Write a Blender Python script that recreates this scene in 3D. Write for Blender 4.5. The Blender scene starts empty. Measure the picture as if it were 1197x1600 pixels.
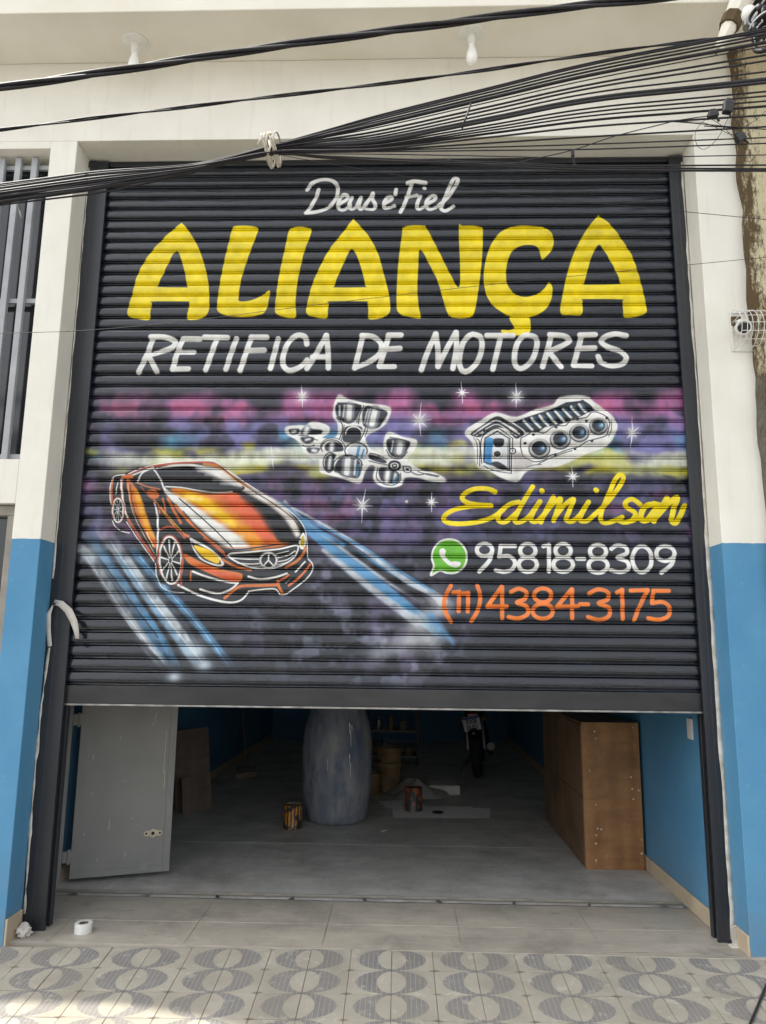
import bpy, bmesh, math, random
import numpy as np
from mathutils import Matrix, Vector
rnd = random.Random(7)
S = bpy.context.scene
COL = S.collection
PI = math.pi

# ------------------------------------------------------------------ camera
CAM = np.array([0.0568, -4.3955, 1.5])
FPX = 1176.77                                     # focal length for a 1197x1600 frame
def cam_axes(p, y, r):
    cy, sy, cp, sp = math.cos(y), math.sin(y), math.cos(p), math.sin(p)
    f = np.array([-sy*cp, cy*cp, sp]); rt = np.array([cy, sy, 0.0]); up = np.cross(rt, f)
    c, s = math.cos(r), math.sin(r)
    return np.array([c*rt + s*up, -s*rt + c*up, f])
AX = cam_axes(0.1799, 0.0317, 0.0106)
cd = bpy.data.cameras.new('camera'); cam = bpy.data.objects.new('camera', cd); COL.objects.link(cam)
cd.sensor_fit = 'VERTICAL'; cd.sensor_height = 24.0; cd.lens = FPX/1600*24.0
cd.clip_start = 0.02; cd.clip_end = 3000
cam.matrix_world = Matrix(((AX[0][0], AX[1][0], -AX[2][0], CAM[0]), (AX[0][1], AX[1][1], -AX[2][1], CAM[1]),
                           (AX[0][2], AX[1][2], -AX[2][2], CAM[2]), (0, 0, 0, 1)))
S.camera = cam
def ray(x, y): return AX.T @ np.array([(x-598.5)/FPX, (800-y)/FPX, 1.0])
def at_y(x, y, Y): w = ray(x, y); return CAM + w*(Y-CAM[1])/w[1]     # where the sight line meets the plane y = Y
def at_z(x, y, Z): w = ray(x, y); return CAM + w*(Z-CAM[2])/w[2]
def at_x(x, y, X): w = ray(x, y); return CAM + w*(X-CAM[0])/w[0]

# ------------------------------------------------------------------ sky, sun, exposure
SUN_EL, SUN_AZ = math.radians(60), math.radians(-88.3)       # azimuth from +Y towards +X
W = bpy.data.worlds.new('World'); S.world = W; W.use_nodes = True
wn, wl = W.node_tree.nodes, W.node_tree.links
bg = wn['Background']; bg.inputs[1].default_value = 0.15
sky = wn.new('ShaderNodeTexSky'); sky.sky_type = 'NISHITA'; sky.sun_disc = False
sky.sun_elevation = SUN_EL; sky.sun_rotation = SUN_AZ
sky.air_density = 1.0; sky.dust_density = 4.0; sky.ozone_density = 1.0
hs = wn.new('ShaderNodeHueSaturation'); hs.inputs['Saturation'].default_value = 0.16   # milky, hazy sky
wl.new(sky.outputs[0], hs.inputs['Color']); wl.new(hs.outputs[0], bg.inputs[0])
sl = bpy.data.lights.new('sun', 'SUN'); so = bpy.data.objects.new('sun', sl); COL.objects.link(so)
sl.energy = 3.0; sl.angle = math.radians(0.6); sl.color = (1.0, 0.95, 0.86)
sdir = Vector((math.cos(SUN_EL)*math.sin(SUN_AZ), math.cos(SUN_EL)*math.cos(SUN_AZ), math.sin(SUN_EL)))
so.rotation_euler = sdir.to_track_quat('Z', 'Y').to_euler(); so.location = (3, 1, 12)
S.view_settings.view_transform = 'Standard'; S.view_settings.look = 'None'
S.view_settings.gamma = 1.0; S.view_settings.use_curve_mapping = False
S.view_settings.exposure = 1.53
S.render.engine = 'CYCLES'
S.cycles.use_denoising = True
S.cycles.max_bounces = 10; S.cycles.diffuse_bounces = 6

# ------------------------------------------------------------------ helpers
def lin(c):
    return tuple(((v/255)/12.92 if v/255 <= 0.04045 else ((v/255+0.055)/1.055)**2.4) for v in c)
def tag(o, label=None, cat=None, group=None, kind=None):
    for k, v in (('label', label), ('category', cat), ('group', group), ('kind', kind)):
        if v: o[k] = v
    return o
def empty(name, label, cat, loc=(0, 0, 0), rz=0, group=None):
    o = bpy.data.objects.new(name, None); COL.objects.link(o); o.location = loc; o.rotation_euler = (0, 0, rz)
    o.empty_display_size = 0.05
    return tag(o, label, cat, group)
class MB:
    """collects shapes; build() links them as one mesh object"""
    def __init__(s): s.v = []; s.f = []; s.uv = {}
    def add(s, vs, fs):
        b = len(s.v); s.v += [tuple(map(float, p)) for p in vs]; s.f += [tuple(b+i for i in f) for f in fs]; return s
    def box(s, x0, x1, y0, y1, z0, z1, rz=0, c=None):
        vs = [(x, y, z) for x in (x0, x1) for y in (y0, y1) for z in (z0, z1)]
        if rz:
            cx, cy = c if c else ((x0+x1)/2, (y0+y1)/2); ca, sa = math.cos(rz), math.sin(rz)
            vs = [(cx+(x-cx)*ca-(y-cy)*sa, cy+(x-cx)*sa+(y-cy)*ca, z) for x, y, z in vs]
        return s.add(vs, [(0, 1, 3, 2), (4, 6, 7, 5), (0, 4, 5, 1), (2, 3, 7, 6), (0, 2, 6, 4), (1, 5, 7, 3)])
    def tube(s, pts, r, n=8, caps=True):
        pts = [Vector(p) for p in pts]; m = len(pts); rs = r if isinstance(r, (list, tuple)) else [r]*m
        vs, fs = [], []; ref = None
        for i, p in enumerate(pts):
            t = (pts[min(i+1, m-1)]-pts[max(i-1, 0)]).normalized()
            if ref is None: ref = Vector((0, 0, 1)) if abs(t.z) < 0.9 else Vector((1, 0, 0))
            u = (ref - t*ref.dot(t)).normalized(); ref = u; w = t.cross(u)
            for k in range(n):
                a = 2*PI*k/n; vs.append(p + (u*math.cos(a)+w*math.sin(a))*rs[i])
        for i in range(m-1):
            for k in range(n):
                fs.append((i*n+k, i*n+(k+1) % n, (i+1)*n+(k+1) % n, (i+1)*n+k))
        if caps: fs += [tuple(reversed(range(n))), tuple(range((m-1)*n, m*n))]
        return s.add(vs, fs)
    def lathe(s, prof, n=24, c=(0, 0, 0), axis='z', caps=True):
        vs, fs = [], []; m = len(prof)
        for r, h in prof:
            for k in range(n):
                a = 2*PI*k/n; x, y = r*math.cos(a), r*math.sin(a)
                p = (x, y, h) if axis == 'z' else ((x, h, y) if axis == 'y' else (h, x, y))
                vs.append((c[0]+p[0], c[1]+p[1], c[2]+p[2]))
        for i in range(m-1):
            for k in range(n): fs.append((i*n+k, i*n+(k+1) % n, (i+1)*n+(k+1) % n, (i+1)*n+k))
        if caps: fs += [tuple(reversed(range(n))), tuple(range((m-1)*n, m*n))]
        return s.add(vs, fs)
    def prism(s, poly, d0, d1, axis='y'):
        n = len(poly); P = {'y': lambda a, b, d: (a, d, b), 'x': lambda a, b, d: (d, a, b), 'z': lambda a, b, d: (a, b, d)}[axis]
        vs = [P(a, b, d0) for a, b in poly]+[P(a, b, d1) for a, b in poly]
        return s.add(vs, [tuple(range(n)), tuple(reversed(range(n, 2*n)))]+[(i, n+i, n+(i+1) % n, (i+1) % n) for i in range(n)])
    def build(s, name, m=None, parent=None, smooth=False, bevel=0, seg=2):
        me = bpy.data.meshes.new(name); me.from_pydata(s.v, [], s.f)
        bm = bmesh.new(); bm.from_mesh(me); bmesh.ops.recalc_face_normals(bm, faces=bm.faces); bm.to_mesh(me); bm.free()
        o = bpy.data.objects.new(name, me); COL.objects.link(o)
        if m: me.materials.append(m)
        if smooth: me.shade_smooth()
        if bevel:
            b = o.modifiers.new('bevel', 'BEVEL'); b.width = bevel; b.segments = seg; b.limit_method = 'ANGLE'; b.angle_limit = 0.6
        if parent: o.parent = parent
        return o
def smooth_by_angle(o, ang=35):
    bm = bmesh.new(); bm.from_mesh(o.data)
    for f in bm.faces: f.smooth = True
    for e in bm.edges:
        if len(e.link_faces) == 2 and e.calc_face_angle(0) > math.radians(ang): e.smooth = False
    bm.to_mesh(o.data); bm.free(); return o
def crom(P, k=6, close=False):
    P = [np.array(p, float) for p in P]
    if len(P) < 3: return P
    n = len(P); out = []
    for i in range(n if close else n-1):
        g = (lambda j: P[j % n]) if close else (lambda j: P[min(max(j, 0), n-1)])
        a, b, c, d = g(i-1), g(i), g(i+1), g(i+2)
        for t in np.arange(k)/k:
            out.append(0.5*((2*b)+(c-a)*t+(2*a-5*b+4*c-d)*t*t+(3*b-a-3*c+d)*t**3))
    out.append(P[0] if close else P[-1]); return out

# ------------------------------------------------------------------ materials
class NT:
    def __init__(s, name):
        s.m = bpy.data.materials.new(name); s.m.use_nodes = True
        s.n, s.l = s.m.node_tree.nodes, s.m.node_tree.links
        s.p = s.n['Principled BSDF']
    def set(s, sock, v):
        i = s.p.inputs[sock]
        if hasattr(v, 'is_output'): s.l.new(v, i)
        else: i.default_value = v
    def math(s, op, a, b=None, c=None, clamp=False):
        nd = s.n.new('ShaderNodeMath'); nd.operation = op; nd.use_clamp = clamp
        for k, v in enumerate((a, b, c)):
            if v is None: continue
            if hasattr(v, 'is_output'): s.l.new(v, nd.inputs[k])
            else: nd.inputs[k].default_value = v
        return nd.outputs[0]
    def coord(s, kind='Object', scale=(1, 1, 1)):
        if kind == 'Position':
            o = s.n.new('ShaderNodeNewGeometry').outputs['Position']
        else: o = s.n.new('ShaderNodeTexCoord').outputs[kind]
        if scale == (1, 1, 1): return o
        mp = s.n.new('ShaderNodeMapping'); mp.inputs['Scale'].default_value = scale; s.l.new(o, mp.inputs[0]); return mp.outputs[0]
    def xyz(s, v):
        nd = s.n.new('ShaderNodeSeparateXYZ'); s.l.new(v, nd.inputs[0]); return nd.outputs
    def noise(s, vec, scale, detail=4, rough=0.55):
        nd = s.n.new('ShaderNodeTexNoise'); nd.inputs['Scale'].default_value = scale; nd.inputs['Detail'].default_value = detail
        nd.inputs['Roughness'].default_value = rough; s.l.new(vec, nd.inputs['Vector']); return nd.outputs[0]
    def ramp(s, f, a, b):          # linear step a..b -> 0..1
        nd = s.n.new('ShaderNodeMapRange'); nd.inputs[1].default_value = a; nd.inputs[2].default_value = b
        s.l.new(f, nd.inputs[0]); return nd.outputs[0]
    def mix(s, f, a, b, mode='MIX'):
        nd = s.n.new('ShaderNodeMix'); nd.data_type = 'RGBA'; nd.blend_type = mode
        for k, v in ((0, f), (6, a), (7, b)):
            if hasattr(v, 'is_output'): s.l.new(v, nd.inputs[k])
            else: nd.inputs[k].default_value = v if k == 0 else (*v[:3], 1)
        return nd.outputs[2]
    def bump(s, h, strength=0.3, dist=0.01):
        nd = s.n.new('ShaderNodeBump'); nd.inputs['Strength'].default_value = strength; nd.inputs['Distance'].default_value = dist
        s.l.new(h, nd.inputs['Height']); s.l.new(nd.outputs[0], s.p.inputs['Normal'])
def mat(name, c1, c2=None, scale=6, lo=0.35, hi=0.65, rough=0.6, spec=0.5, metal=0, bump=0, bscale=40, bdist=0.004, stretch=(1, 1, 1),
        c3=None, s3=30, lo3=0.62, hi3=0.7, coord='Object', rvar=0):
    t = NT(name); v = t.coord(coord, stretch)
    col = (*lin(c1), 1)
    if c2:
        col = t.mix(t.ramp(t.noise(v, scale, 6), lo, hi), lin(c1), lin(c2))
    if c3:
        col = t.mix(t.ramp(t.noise(v, s3, 5, 0.65), lo3, hi3), col, lin(c3))
    t.set('Base Color', col); t.set('Metallic', metal); t.set('Specular IOR Level', spec)
    t.set('Roughness', t.math('ADD', t.math('MULTIPLY', t.noise(v, scale*1.7, 4), rvar), rough-rvar/2) if rvar else rough)
    if bump: t.bump(t.noise(v, bscale, 6, 0.6), bump, bdist)
    return t.m

# ------------------------------------------------------------------ the painted picture on the shutter (computed here, no file)
SX0, SX1, SZ0, SZ1 = -1.889, 1.708, 1.165, 4.60       # painted area in metres on the shutter plane
PXM = 0.0019
IW, IH = int((SX1-SX0)/PXM), int((SZ1-SZ0)/PXM)
BASE = (29, 34, 43)
ART = np.empty((IH, IW, 3), np.float32); ART[:] = np.array(BASE)/255
nrng = np.random.default_rng(3)
def vnoise(fx, fy, seed, oct=3):
    r = np.random.default_rng(seed); out = np.zeros((IH, IW), np.float32); amp = 1; tot = 0
    for k in range(oct):
        nx, ny = int(fx*2**k)+2, int(fy*2**k)+2; g = r.random((ny, nx)).astype(np.float32)
        X = np.linspace(0, nx-1.001, IW); Y = np.linspace(0, ny-1.001, IH)
        xi, yi = X.astype(int), Y.astype(int); fxx, fyy = X-xi, Y-yi
        fxx = fxx*fxx*(3-2*fxx); fyy = (fyy*fyy*(3-2*fyy))[:, None]
        a = g[yi][:, xi]*(1-fxx)+g[yi][:, xi+1]*fxx; b = g[yi+1][:, xi]*(1-fxx)+g[yi+1][:, xi+1]*fxx
        out += amp*(a*(1-fyy)+b*fyy); tot += amp; amp *= 0.5
    return out/tot
def sstep(a, b, x):
    t = np.clip((x-a)/(b-a), 0, 1); return t*t*(3-2*t)
VIEW = (0, 0, 1.0); WK = 1.0
def view(x0, y0, s):
    global VIEW; VIEW = (x0, y0, s)
def to_img(P):
    """sketch coordinates -> picture coordinates on the shutter plane"""
    P = np.asarray(P, float); px = VIEW[0]+P[:, 0]/VIEW[2]; py = VIEW[1]+P[:, 1]/VIEW[2]
    w = np.stack([(px-598.5)/FPX, (800-py)/FPX, np.ones_like(px)], 1) @ AX
    t = (-0.012-CAM[1])/w[:, 1]; x = CAM[0]+t*w[:, 0]; z = CAM[2]+t*w[:, 2]
    return np.stack([(x-SX0)/PXM, (z-SZ0)/PXM], 1)
def pscale(P):
    P = np.asarray(P, float); c = P.mean(0); q = to_img([c, c+[VIEW[2], 0], c+[0, VIEW[2]]])
    return 0.5*(np.linalg.norm(q[1]-q[0])+np.linalg.norm(q[2]-q[0]))/1.0   # picture pixels per photograph pixel
def blend(x0, y0, a, col):
    h, w = a.shape; r = ART[y0:y0+h, x0:x0+w]; r += a[..., None]*(np.array(col, np.float32)/255-r)
def bbox(P, pad):
    x0, y0 = np.floor(P.min(0)-pad).astype(int); x1, y1 = np.ceil(P.max(0)+pad).astype(int)+1
    return max(x0, 0), max(y0, 0), min(x1, IW), min(y1, IH)
def dist_field(Q, R, bb):
    x0, y0, x1, y1 = bb; D = np.full((y1-y0, x1-x0), 1e6, np.float32)
    pad = max(R)*2.2+6
    for i in range(len(Q)-1):
        a, b = Q[i], Q[i+1]; s = np.array([a, b])
        bx0, by0, bx1, by1 = bbox(s, pad); bx0, by0, bx1, by1 = max(bx0, x0), max(by0, y0), min(bx1, x1), min(by1, y1)
        if bx1 <= bx0 or by1 <= by0: continue
        Y, X = np.mgrid[by0:by1, bx0:bx1].astype(np.float32); d = b-a; L = (d*d).sum()+1e-9
        t = np.clip(((X-a[0])*d[0]+(Y-a[1])*d[1])/L, 0, 1)
        dd = np.hypot(X-a[0]-t*d[0], Y-a[1]-t*d[1])-(R[i]+(R[i+1]-R[i])*t)
        v = D[by0-y0:by1-y0, bx0-x0:bx1-x0]; np.minimum(v, dd, out=v)
    return D
WHITE, YEL, ORG, BLK = (224, 224, 220), (228, 206, 0), (234, 122, 44), (22, 24, 28)
def st(P, w=3.0, c=WHITE, soft=0.6, a=1.0, close=False, sm=True, w2=None, mask=None):
    """one brush or spray stroke; w, w2, soft in photograph pixels"""
    k = pscale(P); Q = np.array(crom(P, 6, close)) if sm and len(P) > 2 else np.array(list(P)+([P[0]] if close else []), float)
    w = [v*WK for v in w] if isinstance(w, (list, tuple)) else w*WK; w2 = None if w2 is None else w2*WK
    Q = to_img(Q); n = len(Q); wa = np.interp(np.linspace(0, 1, n), np.linspace(0, 1, len(w)), w) if isinstance(w, (list, tuple)) else (np.linspace(w, w if w2 is None else w2, n))
    R = wa*k/2; s = max(soft*k, 0.7)
    bb = bbox(Q, R.max()+s+2)
    if bb[2] <= bb[0] or bb[3] <= bb[1]: return
    D = dist_field(Q, list(R), bb); al = a*(1-sstep(-s, s, D))
    if mask is not None: al = al*mask[bb[1]:bb[3], bb[0]:bb[2]]
    blend(bb[0], bb[1], al, c)
def inside(Q, bb):
    x0, y0, x1, y1 = bb; Y, X = np.mgrid[y0:y1, x0:x1].astype(np.float32); M = np.zeros(X.shape, bool); n = len(Q)
    for i in range(n):
        (ax, ay), (bx, by) = Q[i], Q[(i+1) % n]
        if ay == by: continue
        M ^= ((ay > Y) != (by > Y)) & (X < (bx-ax)*(Y-ay)/(by-ay)+ax)
    return M
def fl(P, c=WHITE, soft=0.6, a=1.0, holes=(), sm=True):
    k = pscale(P); s = max(soft*k, 0.7); rings = [P, *holes]
    rings = [to_img(np.array(crom(r, 5, True))[:-1] if sm else r) for r in rings]
    bb = bbox(rings[0], s+2)
    if bb[2] <= bb[0] or bb[3] <= bb[1]: return
    M = np.zeros((bb[3]-bb[1], bb[2]-bb[0]), bool); D = np.full(M.shape, 1e6, np.float32)
    for r in rings:
        M ^= inside(r, bb); cl = np.vstack([r, r[:1]]); np.minimum(D, dist_field(cl, [s]*len(cl), bb)+s, out=D)
    sd = np.where(M, -np.maximum(D, 0), np.maximum(D, 0)); blend(bb[0], bb[1], a*(1-sstep(-s, s, sd)), c)
def el(cx, cy, rx, ry, n=14, a0=0, a1=2*PI, tilt=0):
    out = []
    for i in range(n):
        t = a0+(a1-a0)*i/(n if a1-a0 > 6.2 else n-1); x, y = rx*math.cos(t), ry*math.sin(t)
        out.append((cx+x*math.cos(tilt)-y*math.sin(tilt), cy+x*math.sin(tilt)+y*math.cos(tilt)))
    return out
def puff(x, y, r, c, a=0.8, ry=None):
    """soft spray puff in photograph pixels"""
    global VIEW; P = np.array([(x, y)], float); q = to_img(P)[0]; k = pscale([(x, y)])/1.0; rx = r*k; ry_ = (ry or r)*k
    bb = bbox(np.array([q]), 2.4*max(rx, ry_))
    if bb[2] <= bb[0] or bb[3] <= bb[1]: return
    Y, X = np.mgrid[bb[1]:bb[3], bb[0]:bb[2]].astype(np.float32)
    blend(bb[0], bb[1], a*np.exp(-((X-q[0])/rx)**2-((Y-q[1])/ry_)**2), c)

def paint_art():
    global VIEW
    # ---- nebula: bands of colour over the black coat, broken up by clouds of overspray
    VIEW = (0, 0, 1.0)
    rows = np.zeros((IH, IW), np.float32)
    # photograph row of every picture pixel along the middle column (rows run level on the shutter)
    zz = SZ0+(np.arange(IH)+0.5)*PXM
    P = np.stack([np.zeros(IH), np.full(IH, -0.012)-CAM[1], zz-CAM[2]], 1) @ AX.T
    rowv = 800-FPX*P[:, 1]/P[:, 2]
    colx = SX0+(np.arange(IW)+0.5)*PXM
    R = np.repeat(rowv[:, None], IW, 1).astype(np.float32)
    n1, n2, n3, n4 = vnoise(16, 14, 1), vnoise(30, 26, 2), vnoise(11, 40, 5), vnoise(44, 44, 9, 2)
    Rw = R+(n1-0.5)*34; GRAIN = vnoise(120, 50, 77, 3)*2
    tail = sstep(800, 900, R+(n2-.5)*40)*(1-sstep(1012, 1062, R+(n2-.5)*30))*(0.6+0.4*sstep(.25, .6, vnoise(60, 30, 81))); tail2 = (0.72+0.28*sstep(.25, .6, vnoise(60, 30, 83)))*(1-sstep(985, 1012, R+(n2-.5)*16))
    def band(c, lo, hi, f, a, gate):
        al = sstep(lo-f, lo+f, Rw)*(1-sstep(hi-f, hi+f, Rw))*a*gate
        al = al*(0.80+0.2*GRAIN); ART[:] += al[..., None]*(np.array(c, np.float32)/255-ART)
    X = np.repeat(colx[None], IH, 0)
    inx = sstep(-1.95, -1.6, X)
    band((88, 78, 112), 622, 850, 22, 0.55, sstep(0.30, 0.62, n2)*(1-0.4*sstep(0.5, 1.2, X)*(Rw > 760)))
    band((168, 96, 146), 616, 664, 15, 0.85, sstep(0.26, 0.60, n1)*sstep(-1.9, -1.3, X))
    band((190, 96, 134), 628, 668, 10, 0.6, sstep(0.46, 0.70, n2))
    band((122, 120, 178), 652, 714, 12, 0.8, sstep(0.30, 0.62, vnoise(18, 18, 21)))
    band((84, 150, 184), 676, 718, 10, 0.8, sstep(0.48, 0.7, vnoise(13, 10, 23)))
    band((36, 38, 48), 650, 702, 9, 0.7, sstep(0.52, 0.72, vnoise(22, 24, 31)))
    band((198, 190, 52), 696, 744, 8, 0.8, sstep(0.50, 0.68, vnoise(14, 24, 41)))
    band((214, 218, 200), 704, 729, 7, 0.92, inx*sstep(0.16, 0.48, vnoise(10, 18, 43)))
    band((176, 180, 110), 722, 742, 6, 0.7, inx*sstep(0.4, 0.6, vnoise(16, 20, 44)))
    band((30, 32, 38), 738, 752, 7, 0.7, sstep(0.45, 0.6, vnoise(14, 20, 47)))
    band((112, 84, 136), 746, 850, 24, 0.5, sstep(0.42, 0.70, n4)*(1-sstep(0.3, 1.0, X)*0.85))
    band((108, 106, 158), 748, 850, 24, 0.5, sstep(0.50, 0.72, vnoise(34, 30, 51)))
    band((156, 88, 126), 750, 830, 24, 0.4, sstep(0.56, 0.74, vnoise(30, 26, 55)))
    low = sstep(-1.25, -0.55, X)*(1-sstep(0.15, 0.6, X))
    band((104, 94, 124), 835, 1056, 26, 0.55, low*sstep(0.34, 0.68, vnoise(36, 40, 61)))
    band((150, 154, 176), 880, 1066, 26, 0.42, low*sstep(0.52, 0.74, vnoise(40, 44, 63)))
    band((26, 28, 33), 760, 1060, 22, 0.8, sstep(0.54, 0.70, vnoise(20, 22, 65))*(1-0.3*low))
    # ---- light trails left of the car
    view(110, 840, 3.07); BL, LG = (84, 142, 186), (188, 198, 206)
    for P, w, c, so, a in (
        ([(60, -60), (200, 150), (330, 360), (480, 610)], 20, BL, 3, .6), ([(20, 40), (90, 95), (240, 330), (360, 510), (500, 670)], 16, LG, 4, .8),
        ([(120, 40), (300, 290), (430, 470), (520, 640)], 11, BL, 2, .8), ([(150, -40), (330, 210), (480, 410), (610, 590), (640, 620)], 22, LG, 3.5, .9),
        ([(250, 20), (400, 240), (560, 440), (640, 600)], 7, (60, 70, 84), 2, .8), ([(300, 60), (430, 220), (560, 360), (700, 530), (800, 660)], 12, BL, 3, .85),
        ([(90, 160), (230, 370), (330, 500), (470, 640)], 6, BLK, 1.6, .75), ([(230, 90), (370, 300), (480, 450), (600, 600)], 9, BL, 3, .55),
        ([(180, 60), (330, 290), (450, 460), (560, 610)], 4, BLK, 2, .7), ([(20, -70), (150, 100), (300, 320)], 12, (120, 140, 158), 5, .6), ([(190, 20), (350, 250), (500, 440), (630, 600)], 2.2, (222, 230, 236), .8, .7), ([(70, 90), (220, 310), (370, 510), (490, 650)], 2.0, (214, 222, 230), .8, .6), ([(330, 90), (470, 260), (620, 430), (760, 620)], 2.0, (150, 190, 220), .7, .7), ([(130, 90), (290, 310), (420, 480)], 2.2, BLK, .7, .7)):
        st(P, w, c, so, a, mask=tail)
    view(0, 0, 1)
    for x, y, r in ((318, 1040, 9), (272, 1058, 8), (140, 868, 10), (305, 1015, 14)): puff(x, y, r*1.5, (206, 222, 232), .7, r)
    # ---- light trails right of the car
    view(460, 840, 3.99)
    for P, w, c, so, a in (
        ([(-60, -220), (40, -120), (280, 60), (560, 260), (800, 400)], 6, LG, 2, .75), ([(-90, -210), (120, -60), (330, 60), (560, 190), (860, 345)], 7, BL, 2, .95),
        ([(-20, -190), (300, -10), (480, 110), (700, 270), (860, 350), (920, 400)], [3, 6, 8, 9, 10, 16], LG, 2, .95), ([(60, -120), (420, 60), (640, 200), (880, 345)], 4, BL, 1.5, .9),
        ([(-60, -170), (140, 0), (460, 240), (760, 480), (980, 660)], [8, 13, 15, 16, 16], BL, 2.2, .95),
        ([(180, 80), (330, 200), (480, 320), (640, 440), (760, 520)], [6, 10, 11, 12, 16], LG, 3, .85),
        ([(330, 60), (520, 200), (700, 330), (840, 420)], 9, BLK, 3, .8)):
        st(P, w, c, so, a, mask=tail2)
    view(0, 0, 1)
    for x, y, r, a in ((655, 975, 14, .7), (670, 998, 16, .6), (640, 1003, 15, .6), (612, 1012, 14, .4), (690, 950, 12, .7), (682, 935, 10, .6), (588, 1022, 14, .35), (668, 960, 10, .5)):
        puff(x, y, r*1.5, (208, 212, 216), a, r)
    st([(672, 962), (690, 982), (708, 1006)], 13, (92, 146, 190), 4, .75, w2=4)
    # ---- small stars
    def star(x, y, R, core, rot=0.0):
        puff(x, y, core*2.3, (214, 214, 226), .55); puff(x, y, core*1.1, WHITE, 1.0)
        for i in range(8):
            L = R*(1.0 if i % 4 == 0 else (0.62 if i % 2 == 0 else 0.5))*(0.85+0.3*rnd.random()); t = rot+i*PI/4+rnd.uniform(-.12, .12)-PI/2
            st([(x, y), (x+L*math.cos(t), y+L*math.sin(t))], 2.2, (232, 232, 232), .5, .95, sm=False, w2=0.6)
    star(472, 620, 19, 5.2); star(655, 657, 27, 6.5); star(722, 614, 17, 2.6); star(807, 620, 20, 5.8); star(988, 676, 23, 4.6)
    star(895, 745, 19, 3.6); star(566, 790, 27, 5.0, 0.1); star(674, 785, 16, 3.2); star(425, 714, 18, 2.4); puff(635, 784, 2.4, WHITE, 1)
    global WK; paint_text(); WK = .92; paint_parts(); WK = .88; paint_car(); WK = 1.0
    # faint wear: dust and streaks over everything
    d = vnoise(5, 70, 71, 2); d2 = vnoise(70, 60, 73, 3); ART[:] *= ((0.93+0.12*d)*(0.91+0.17*d2))[..., None]

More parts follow.
